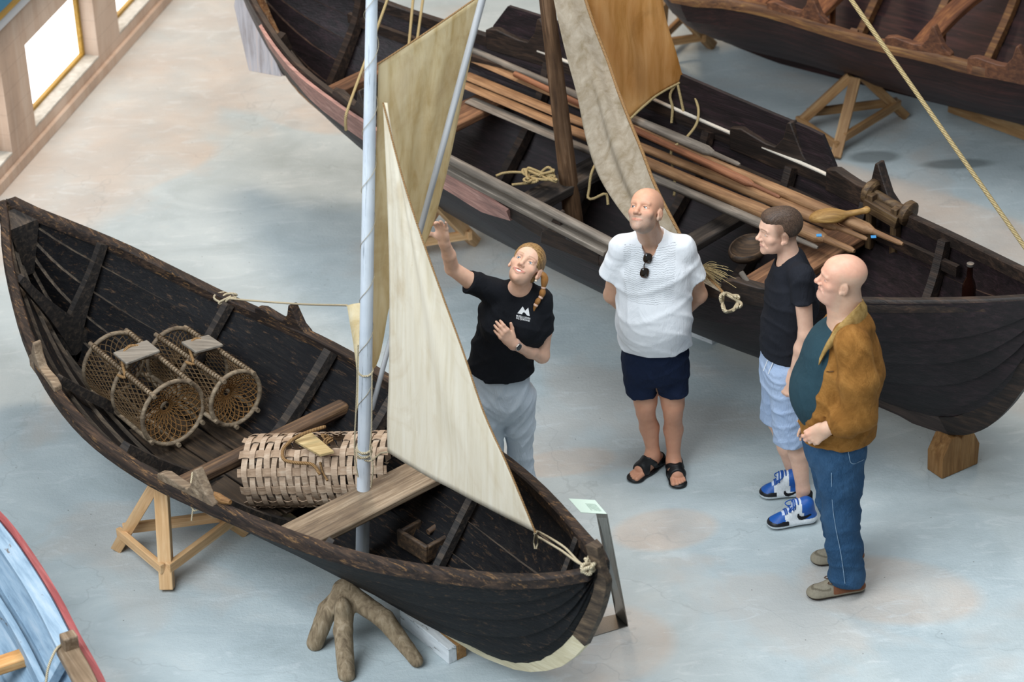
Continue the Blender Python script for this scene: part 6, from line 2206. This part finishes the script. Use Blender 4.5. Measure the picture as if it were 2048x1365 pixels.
# sunglasses hooked in the neckline
p1, p2 = on_surface([(1296, 517), (1289.5, 546)], VS, QS, .016)
sgr = thing('sunglasses', 'tortoiseshell sunglasses hooked in the neckline of the white t-shirt', 'sunglasses', tuple((p1 + p2) / 2))
t = NT('tortoise_frame', .2, .5); t.color(t.ramp(t.noise(t.coord(), 60, 3), [(.4, '1c1411'), (.7, '4a3222')])); M_TORT = t.m
t = NT('dark_lens', .05, .6); t.color('1d1712'); M_LENS = t.m
ax_ = unit(p1 - p2); nv = unit(-ray(1293, 530) - ax_ * np.dot(-ray(1293, 530), ax_)); sv = np.cross(nv, ax_)
mbf = MB()
for c_, sg_ in ((p1, 1), (p2, -1)):
    shp = [(.024 * (abs(math.cos(a)) ** .7) * (1 if math.cos(a) > 0 else -1), (.0215 if math.sin(a) > 0 else .018) * (abs(math.sin(a)) ** .8) * (1 if math.sin(a) > 0 else -1)) for a in np.linspace(0, 2 * math.pi, 24, endpoint=False)]
    mbf.tube([c_ + ax_ * x + sv * y for x, y in shp + shp[:1]], .0032, 6)
    lens = MB().loft([[c_ + ax_ * x + sv * y - nv * .001 for x, y in shp], [c_ + ax_ * x * .7 + sv * y * .7 + nv * .002 for x, y in shp], [c_ + ax_ * x * .1 + sv * y * .1 + nv * .003 for x, y in shp]], True, True)
    obj('lens', lens, M_LENS, sgr, ang=80)
mbf.tube([p1 - ax_ * .022 + sv * .008, (p1 + p2) / 2 + sv * .012, p2 + ax_ * .022 + sv * .008], .003, 6)
obj('frame', mbf, M_TORT, sgr, ang=80)
obj('temple', MB().tube([p1 + ax_ * .024 + sv * .012, p1 + ax_ * .02 + sv * .014 - nv * .02, p1 - ax_ * .02 + sv * .014 - nv * .02], .003, 6), M_TORT, sgr, ang=80)
# ------------------------------------------------------------------ young man in black shirt
Y0 = 12.063
J = lambda x, y, d=0.0: PY(x, y, Y0 + d)
H = Head((1.334, 12.06, 1.627), head_rot(80.3, 2, 2.8), 1.02, smile=.45, nose=1.0, lips=.7)
fw = unit(V3(-.985, -.17, 0)); lf = V3(-fw[1], fw[0], 0)
neck = J(1582, 522, .01)
chest, waist, pel = J(1584, 580, .02), J(1570, 660, .02), J(1566, 730, .02)
shL, shR = J(1603, 553, -.15), J(1592, 545, .17)
elL, wrL = J(1612, 668, -.19), J(1588, 752, -.16)
elR, wrR = J(1585, 640, .17), J(1570, 720, .10)
hipL, hipR = J(1574, 745, -.07), J(1562, 740, .10)
knL, knR = J(1580, 850, -.09), J(1556, 842, .13)
caL, caR = J(1592, 905, -.09), J(1570, 895, .13)
anL, anR = J(1606, 985, -.10), J(1588, 955, .13)
F = Field()
H.build(F)
F.add(rc(H.L(0, -.034, -.05), neck - UP * .03, .051, .052), .03)
F.add(rc(neck - UP * .04, shL, .045, .04), .03); F.add(rc(neck - UP * .04, shR, .045, .04), .03)
chain(F, [neck - UP * .05, chest, waist, pel], [.09, .145, .13, .14], .05, fw, .66)
chain(F, [shL, elL, (elL * .65 + wrL * .35), wrL], [.047, .037, .038, .026], .02)
chain(F, [shR, elR, wrR], [.047, .037, .026], .02)
hd = unit(J(1577, 790, -.17) - wrL)
hand(F, wrL + hd * .01, hd, V3(.55, .75, 0), V3(-.9, .1, 0), [(.5, .7, .4), (.6, .75, .4), (.65, .8, .4), (.7, .8, .4)], 1.0, .06, (.85, .35, .35))
hand(F, wrR, V3(0, 0, -1), V3(.5, -.7, 0), V3(-.9, .1, 0), [(.5, .5, .4)] * 4, 1.0)
for hp, kn, ca, an in ((hipL, knL, caL, anL), (hipR, knR, caR, anR)):
    chain(F, [hp, kn], [.08, .055], .03)
    chain(F, [kn, ca - fw * .012, an + UP * .02, an - UP * .03], [.052, .050, .034, .035], .02)
hb = box_of([H.L(x, y, z) for x in (-.1, .1) for y in (-.12, .12) for z in (-.14, .125)], .01)
hbL = box_of([wrL, wrL + hd * .19], .055)
def young_line(x, y, z):
    front = .052 - .28 * np.maximum(.075 - z, 0) - y          # hairline recedes towards the temples
    low = z + .012 + .75 * np.clip(-y - .005, 0, .04)          # down to the ear top and nape
    return np.minimum(front, low)
person_y, VB, QB = body_mesh('person', F, [hb, hbL], BODY, FINE,
    lambda V: H.tint(V, SKIN_Y, brow=(*lin('5b4230')[:3], .8), lip=lin('c08076')[:3], rosy=.35, beard=(*lin('c79c86')[:3], .35), scalp=(*lin('5f4732')[:3], .85, young_line)),
    M_SKIN, loc=(1.468, 12.063, 0), label='young man with short brown hair in black t-shirt and light blue shorts', cat='person')
H.extras(person_y, M_IRISN, gaze=V3(-.95, -.1, .18))
# hair
F = Field()
E_ = lambda c, r, k=.02, m='+': F.add(el(H.L(*c), np.array(r) * H.s, H.R), k, m)
E_((0, -.020, .037), (.0758, .0980, .0862))
E_((0, .034, .076), (.056, .056, .036), .03)
E_((0, .135, .005), (.12, .085, .062), .010, '-')
E_((0, .10, -.05), (.12, .098, .085), .012, '-')
E_((0, -.01, -.155), (.12, .105, .095), .01, '-')
for sx in (-1, 1):
    E_((sx * .09, -.004, -.016), (.03, .026, .038), .006, '-')
def hd_disp(p):
    q = H.inv(p)
    return .0006 * np.sin(q[:, 0] * 520 + 60 * q[:, 1] + 3 * np.sin(q[:, 1] * 80)) * np.clip(q[:, 2] * 14, .1, 1)
VH, QH = sdf_mesh(F, .003, disp=hd_disp)
np_mesh('hair', VH, QH, M_HAIRV, parent=person_y, attr={'Col': hair_tint(H, VH, (.0, .10, .12), (0, -1, .25), ('2b2017', '46352a', '665040'), 0, 4, .9)})
# t-shirt
F = Field()
chain(F, [neck - UP * .055, chest + UP * .02, chest - UP * .06, waist, pel + UP * .03, pel - UP * .03], [.085, .158, .160, .150, .150, .152], .05, fw, .72)
F.add(rc(shL + UP * .004, neck - UP * .035, .054, .055), .04); F.add(rc(shR + UP * .004, neck - UP * .035, .054, .055), .04)
slL, slR = J(1606, 605, -.18), J(1590, 598, .18)
sleeve(F, shL, slL, .058, .056, .03); sleeve(F, shR, slR, .058, .056, .03)
F.cut(plane(J(1566, 716, -.05), (-.05, 0, -1)), .004)
F.add(rc(neck - UP * .05, neck + UP * .012, .088, .068), .04)
F.sub(rc(neck + fw * .03 + UP * .012, neck + UP * .14 + fw * .03, .057, .062), .004)
M_CHAR = fabric('charcoal_cotton', '191a1f', '25272e', .85, fold=.3)
VS, QS = sdf_mesh(F, CLOTH, disp=calm(folds(.007, 60, 7.0, (.5, .5, .6)), neck))
np_mesh('t_shirt', VS, QS, M_CHAR, parent=person_y)
# shorts
F = Field()
chain(F, [pel + UP * .07, pel - UP * .04], [.140, .150], .04, fw, .78)
hmL, hmR = J(1580, 866, -.09), J(1553, 852, .13)
for hp, hm, in ((hipL, hmL), (hipR, hmR)):
    d = unit(hm - hp)
    F.add(rc(hp, hm + d * .06, .092, .084), .03)
F.cut(plane((hmL + hmR) / 2 + UP * .0, (0, 0, -1)), .003)
M_CHAM = fabric('light_blue_chambray', '8fa4c6', 'a8bad5', .85, 500, .35, 8, streak='c9d6ea')
VSh, QSh = sdf_mesh(F, CLOTH, disp=folds(.007, 60, 3.0, (.3, .3, .9)))
np_mesh('shorts', VSh, QSh, M_CHAM, parent=person_y)
t = NT('white_cord', .7); t.color('e3e6ea')
for q in ([(1540, 712), (1535, 722), (1530, 735), (1527, 742)], [(1551, 716), (1547, 724), (1541, 738), (1537, 748)]):
    pts = on_surface(q, VSh, QSh, .005)
    if len(pts) > 2:
        obj('drawstring', MB().tube(spline(pts, 14), .0032, 6), t.m, person_y, ang=80)
# socks and shoes
t = NT('black_sock', .9); t.color('131316'); M_SOCK = t.m
M_SNK = vcol_mat('sneaker_leather', .45, .4, 120, .12)
t = NT('blue_lace', .7); t.color('1d4f9e'); M_LACE = t.m
t = NT('black_swoosh', .4); t.color('121216'); M_SW = t.m
BLUE, WHITE, BLK = lin('1c57a6')[:3], lin('dfe3e6')[:3], lin('15161a')[:3]
def sneaker(heel, toe, an, near):
    e = unit((toe - heel) * V3(1, 1, 0)); sd = np.cross(UP, e); L = float(np.linalg.norm((toe - heel)[:2]))
    G = Field()
    G.add(rc(heel + e * .045 + UP * .03, heel + e * (L - .055) + UP * .026, .043, .050, UP, .6), .02)
    G.add(rc(heel + e * .05 + UP * .055, heel + e * .06 + UP * .115, .040, .041), .03)
    G.add(rc(heel + e * .10 + UP * .085, heel + e * L * .70 + UP * .045, .036, .033), .03)
    G.add(rc(heel + e * .07 + UP * .105, heel + e * .115 + UP * .125, .036, .024), .02)
    G.cut(plane(V3(0, 0, .002), (0, 0, -1)), .003)
    G.sub(rc(an - UP * .01 - UP * 0, an + UP * .12, .034, .036), .004)
    V, Q = sdf_mesh(G, .0035)
    r = V - heel
    l, z, w_ = (r @ e) / L, V[:, 2], r @ sd
    col = np.tile(np.array(WHITE), (len(V), 1))
    top = z > .034
    blue_toe = top & (l > .66) & (l < .97) & (z > .040 + .02 * (l - .66)) & (np.abs(w_) < .043)
    toe_guard = (z > .028) & (l > .60) & ~blue_toe & (z < .050 + .035 * np.clip(l - .72, 0, 1))
    eyestay = top & (l > .36) & (l < .70) & (np.abs(w_) < .020)
    heelb = top & (l < .30) & (z > .050) & (z < .105)
    collar = (z > .088) & (l < .34)
    col[toe_guard] = BLK; col[blue_toe] = BLUE; col[heelb] = BLUE; col[collar] = BLUE; col[eyestay] = lin('c9d3e6')[:3]
    col[z < .028] = WHITE
    col[z < .0075] = BLK
    s = np_mesh('sneaker', V, Q, M_SNK, parent=person_y, attr={'Col': col})
    bv = BVHTree.FromPolygons([Vector(v) for v in V], [tuple(int(i) for i in q) for q in Q])
    for i in range(6):
        a = .40 + .05 * i
        row = []
        for w in np.linspace(-.026, .026, 9):
            o_ = heel + e * L * (a + .012 * math.sin(i * 2)) + sd * w + UP * .25
            hit = bv.ray_cast(Vector(o_), Vector((0, 0, -1)))
            if hit[0] is not None:
                row.append(np.array(hit[0]) + UP * .004)
        if len(row) > 4:
            obj('lace', MB().tube(spline(row, 16), .0036, 6), M_LACE, s, ang=80)
    for sg in (-1, 1):
        o_ = heel + e * L * .40 + UP * .118
        pts = [o_, o_ + sd * sg * .03 + e * .02 + UP * .012, o_ + sd * sg * .045 + e * .05 - UP * .01, o_ + sd * sg * .02 + e * .045 - UP * .012, o_ + e * .01]
        obj('lace', MB().tube(spline(pts, 18), .003, 6), M_LACE, s, ang=80)
    K = Field(); K.add(rc(an - UP * .04, an + UP * .035, .037, .037), .01); K.cut(plane(an + UP * .032, UP), .002)
    sdf_obj('sock', K, .005, M_SOCK, person_y)
    return s, V, Q
hn, tn = P(1634, 1042), P(1532, 1056)
s1_, Vn, Qn = sneaker(hn, tn, J(1611, 995, -.10), True)
hf, tf = P(1606, 990), P(1516, 994)
s2_, Vf, Qf = sneaker(hf, tf, J(1590, 962, .13), False)
sw = [(1595, 1029), (1594.5, 1035), (1598, 1040), (1604, 1041), (1613, 1037), (1622, 1031), (1630, 1023), (1620, 1029), (1610, 1033), (1603, 1034), (1599, 1032), (1598, 1028)]
decal('shoe_mark', [poly(sw)], Vn, Qn, M_SW, s1_)
sw2 = [(x - 1594.5 + 1567.5, (y - 1029) * .9 + 983) for x, y in sw]
decal('shoe_mark', [poly(sw2)], Vf, Qf, M_SW, s2_)
# ------------------------------------------------------------------ man in suede jacket
Y0 = 11.365
J = lambda x, y, d=0.0: PY(x, y, Y0 + d)
H = Head((1.552, 11.36, 1.747), head_rot(90.3, 10.5, -4.4), 1.03, heavy=1.0, smile=.8, teeth=False, nose=1.15, lips=.3)
fw = unit(V3(-.995, -.06, 0)); lf = V3(-fw[1], fw[0], 0)
neck = J(1697, 638, .01)
chest, belly, pel = J(1684, 715, .02), J(1664, 790, .02), J(1670, 870, .02)
shL, shR = J(1706, 692, -.19), J(1700, 672, .22)
elL, wrL = J(1718, 832, -.26), J(1653, 858, -.25)
elR, wrR = J(1690, 790, .28), J(1640, 830, .22)
hipL, hipR = J(1680, 890, -.08), J(1668, 885, .12)
knL, knR = J(1682, 1030, -.09), J(1670, 1000, .13)
anL, anR = J(1694, 1158, -.10), J(1690, 1100, .14)
F = Field()
H.build(F)
F.add(rc(H.L(0, -.035, -.05), neck - UP * .03, .066, .080), .03)
F.add(rc(H.L(0, .0, -.09), neck + fw * .02 - UP * .03, .055, .075), .03)
F.add(rc(neck - UP * .04, shL, .07, .05), .04); F.add(rc(neck - UP * .04, shR, .07, .05), .04)
chain(F, [neck - UP * .07, chest, belly, pel], [.11, .17, .185, .165], .05, fw, .75)
chain(F, [shL, elL, wrL], [.055, .043, .031], .02)
chain(F, [shR, elR, wrR], [.055, .043, .031], .02)
hd = unit(J(1622, 880, -.225) - wrL)
hand(F, wrL + hd * .0, hd, V3(.25, .9, -.2), V3(-.6, .1, .8), [(.35, .5, .3), (.4, .55, .3), (.45, .6, .3), (.5, .6, .3)], 1.06, .03, (.9, .22, .1))
hand(F, wrR, unit(V3(-.6, 0, -.8)), V3(0, -.9, 0), V3(-.5, 0, .8), [(.4, .5, .4)] * 4, 1.0)
chain(F, [hipL, knL, anL], [.09, .06, .045], .03); chain(F, [hipR, knR, anR], [.09, .06, .045], .03)
hb = box_of([H.L(x, y, z) for x in (-.1, .1) for y in (-.12, .12) for z in (-.15, .125)], .012)
hbL = box_of([wrL, wrL + hd * .15], .06)
person_r, VB, QB = body_mesh('person', F, [hb, hbL], BODY, FINE,
    lambda V: H.tint(V, SKIN_R, brow=(*lin('c9b09a')[:3], .45), lip=lin('b8736c')[:3], rosy=.55, beard=(*lin('c4a99a')[:3], .4), scalp=(*lin('c3b096')[:3], .45, lambda x, y, z: np.minimum(.055 - z, .02 - y) * 1.0)),
    M_SKIN, loc=(1.618, 11.365, 0), label='stout bald man in brown suede jacket and jeans with hand in pocket', cat='person')
H.extras(person_r, M_IRISG, gaze=V3(-.95, -.05, .2))
# dark teal shirt over the belly
F = Field()
chain(F, [neck - UP * .07, chest, chest * .4 + belly * .6, belly, pel + UP * .03], [.10, .165, .19, .195, .175], .06, fw, .74)
F.add(el(J(1646, 778, .02) , (.155, .175, .17)), .09)
F.add(el(J(1668, 705, .02), (.135, .16, .15)), .09)
F.add(rc(neck - UP * .065, shL, .05, .05), .04); F.add(rc(neck - UP * .065, shR, .05, .05), .04)
F.cut(plane(J(1650, 852, .0), (0, 0, -1)), .004)
F.sub(rc(neck + fw * .03 + UP * .03, neck + UP * .14, .078, .078), .004)
M_TEAL = fabric('dark_teal_cotton', '233740', '2c4650', .85, fold=.25)
sdf_obj('shirt', F, CLOTH, M_TEAL, person_r, disp=folds(.0025, 45, 1.5, (.3, .3, .9)))
# jacket
F = Field()
chain(F, [neck - UP * .06, chest + UP * .02, chest - UP * .08, belly, pel + UP * .06, pel + UP * .0], [.13, .195, .215, .222, .215, .200], .06, fw, .86)
F.add(rc(neck - UP * .055, shL + V3(0, 0, .0), .075, .075), .05); F.add(rc(neck - UP * .055, shR, .075, .075), .05)
F.add(el(pel + UP * .045 + fw * .12 - lf * -.05, (.10, .16, .09)), .05)
midL = J(1716, 762, -.25)
cuffL = J(1664, 855, -.25)
chain(F, [shL, midL, elL + V3(.0, 0, .01), (elL * .45 + cuffL * .55), cuffL], [.085, .088, .082, .070, .046], .03)
chain(F, [shR, elR, wrR], [.085, .08, .05], .03)
dC = unit(cuffL - elL)
F.sub(rbox(cuffL + dC * .055, (.05, .045, .045), frame_of(dC), .002), .003)
bot = J(1680, 868, -.05)
# open front
fa, fb_ = J(1673, 650, -.10), J(1616, 846, -.12)
nrm = unit(np.cross(fb_ - fa, V3(0, 1, 0)))
nrm = nrm if nrm[0] < 0 else -nrm
F.sub(((lambda p: -np.minimum.reduce([(p - fa) @ nrm, .105 + 0 * p[:, 0] - 0, (p - bot)[:, 2] + 2]) * 1.0), fa, 99), .01) if False else None
F.cut(plane(fa, nrm), .012)
core = Field()
chain(core, [neck - UP * .06, chest + UP * .02, chest - UP * .08, belly, pel + UP * .06, pel - UP * .1], [.11, .180, .200, .207, .20, .185], .06, fw, .86)
low = plane(bot + UP * .004, (-.12, 0, -1))
F.cut(((lambda p: np.where((np.abs((p - pel) @ lf) > .17) & (p[:, 0] > 1.4) & False, -.1, low[0](p))), bot, 99), .006)
F.sub(rc(neck + UP * .03 + fw * .03, neck + UP * .16, .085, .085), .006)
F.sub(rc(neck - UP * .02 + fw * .16, neck + UP * .05 + fw * .12, .09, .09), .01)
t = NT('brown_suede', .9, .12)
c = t.coord()
a = t.noise(c, 7, 6, .65, .8)
b_ = t.noise(c, 120, 4, .7)
col = t.ramp(a, [(.3, '6d481f'), (.5, '8a5f2e'), (.72, 'a4763f')])
t.color(t.mix(t.ramp(b_, [(.4, .2), (.6, 0.0)]), col, '6a4217')).bump(t.math('ADD', t.math('ADD', a, t.math('MULTIPLY', t.noise(t.map(c, scale=(1.2, 1.2, .6), rot=(.4, .5, .2)), 8, 5, .6, .7), 1.3)), t.math('MULTIPLY', b_, .15)), .5, .018)
M_SUEDE = t.m
fa_, fb2 = folds(.010, 40, 2.0, (.4, .5, .75)), folds(.004, 90, 5.0, (.6, .2, .7))
VJ, QJ = sdf_mesh(F, CLOTH, disp=lambda p: fa_(p) + fb2(p) * np.clip((1.25 - p[:, 2]) * 2, .2, 1))
np_mesh('jacket', VJ, QJ, M_SUEDE, parent=person_r)
# corduroy collar
pts = spline([J(1642, 715, -.13), J(1655, 690, -.14), J(1676, 664, -.135), J(1702, 640, -.115), J(1722, 622, -.06), J(1728, 612, .03), J(1712, 606, .11), J(1680, 618, .12), J(1655, 640, .09)], 40)
mb = MB()
rings = []
for i, p in enumerate(pts):
    o_ = unit((p - neck) * V3(1, 1, 0))
    w_ = .078 if 6 < i < 36 else .06
    rings.append([p - UP * w_ * .6 + o_ * .018, p - UP * .0 + o_ * .014, p + UP * w_ * .45 - o_ * .006, p + UP * w_ * .4 - o_ * .016, p - UP * .01 - o_ * .0, p - UP * w_ * .6 + o_ * .004])
mb.loft(rings, True, True)
t = NT('tan_corduroy', .9, .1)
uv = t.coord('UV')
t.color(t.ramp(t.noise(t.coord(), 40, 4), [(.3, '8f713f'), (.7, 'b3935c')])).bump(t.math('SINE', t.math('MULTIPLY', t.n('SeparateXYZ', {'Vector': t.coord()}).outputs[2], 1400.0)), .3, .003)
obj('collar', mb, t.m, person_r, ang=80)
# chest pocket zip
t = NT('zip_metal', .4, .5, Metallic=.5); t.color('5a3a18'); M_ZIP = t.m
pz = on_surface([(1635, 746), (1645, 745), (1656, 744), (1667, 743)], VJ, QJ, .003)
if len(pz) > 2:
    obj('pocket_zip', MB().tube(spline(pz, 10), .003, 6), M_ZIP, person_r)
    obj('zip_pull', MB().tube([pz[0], pz[0] - UP * .022], .0035, 6), M_IRON, person_r)
# jeans
F = Field()
chain(F, [pel + UP * .03, pel - UP * .05], [.175, .178], .04, fw, .86)
for hp, kn, an in ((hipL, knL, anL), (hipR, knR, anR)):
    chain(F, [hp, (hp + kn) / 2, kn, (kn + an) / 2, an + UP * .02, an - UP * .06], [.112, .104, .086, .082, .083, .084], .035)
F.cut(plane(J(1690, 1172, -.1), (.0, 0.0, -1)), .004) if False else F.cut(plane(V3(0, 0, .075), (0, 0, -1)), .004)
M_DENIM = fabric('blue_denim', '1b3853', '2a4b6d', .85, 600, .4, 7, streak='567899')
VD, QD = sdf_mesh(F, CLOTH, disp=folds(.008, 60, 3.3, (.4, .2, .9)))
np_mesh('jeans', VD, QD, M_DENIM, parent=person_r)
t = NT('pale_stitching', .8); t.color('8ea6bd'); M_ST = t.m
for q in ([(1664, 884), (1663, 950), (1665, 1010), (1672, 1060), (1682, 1110), (1690, 1168)], [(1694, 880), (1697, 905), (1704, 928), (1728, 920)], [(1610, 878), (1640, 888), (1668, 880)]):
    pts = on_surface(q if len(q) > 4 else [tuple(r) for r in spline([(a_, b_, 0) for a_, b_ in q], 8)[:, :2]], VD, QD, .0015)
    if len(pts) > 3:
        obj('seam', MB().tube(spline(pts, 40), .0016, 5), M_ST, person_r, ang=80)
# boat shoes
M_SHOE = vcol_mat('boat_shoe_leather', .7, .2, 70, .3)
GREY, BRN, SOLE = lin('8d8574')[:3], lin('7d5038')[:3], lin('3d3228')[:3]
for heel, toe, an in ((P(1730, 1178), P(1612, 1196), anL), (P(1728, 1118), P(1620, 1126), anR)):
    e = unit((toe - heel) * V3(1, 1, 0)); sd = np.cross(UP, e); L = float(np.linalg.norm((toe - heel)[:2]))
    G = Field()
    G.add(rc(heel + e * .045 + UP * .024, heel + e * (L - .055) + UP * .022, .043, .053, UP, .5), .02)
    G.add(rc(heel + e * .05 + UP * .045, heel + e * L * .55 + UP * .05, .038, .036), .03)
    G.add(rc(heel + e * L * .5 + UP * .046, heel + e * L * .80 + UP * .034, .036, .032), .03)
    G.cut(plane(V3(0, 0, .002), (0, 0, -1)), .003)
    G.sub(rc(an - UP * .03, an + UP * .1, .04, .045), .005)
    V, Q = sdf_mesh(G, .004)
    r = V - heel
    l, z, w_ = (r @ e) / L, V[:, 2], r @ sd
    col = np.tile(np.array(GREY), (len(V), 1))
    col[(l < .58) & (z > .03)] = BRN
    rim = (l > .62) & (np.abs(np.sqrt(((l - .60) / .30) ** 2 + (w_ / .040) ** 2) - 1) < .07) & (z > .03)
    col[rim] = lin('6d6556')[:3]
    col[z < .021] = SOLE
    s = np_mesh('boat_shoe', V, Q, M_SHOE, parent=person_r, attr={'Col': col})
    o_ = heel + e * L * .60 + UP * .088
    t = NT('leather_lace', .7); t.color('5b4636')
    obj('lace', MB().tube(spline([o_ - UP * .012, o_ + sd * .03 + e * .02 - UP * .0, o_ + sd * .035 - e * .0, o_, o_ - sd * .03 + e * .02 - UP * .006, o_ - sd * .03, o_ - UP * .008], 30), .003, 6), t.m, s, ang=80)
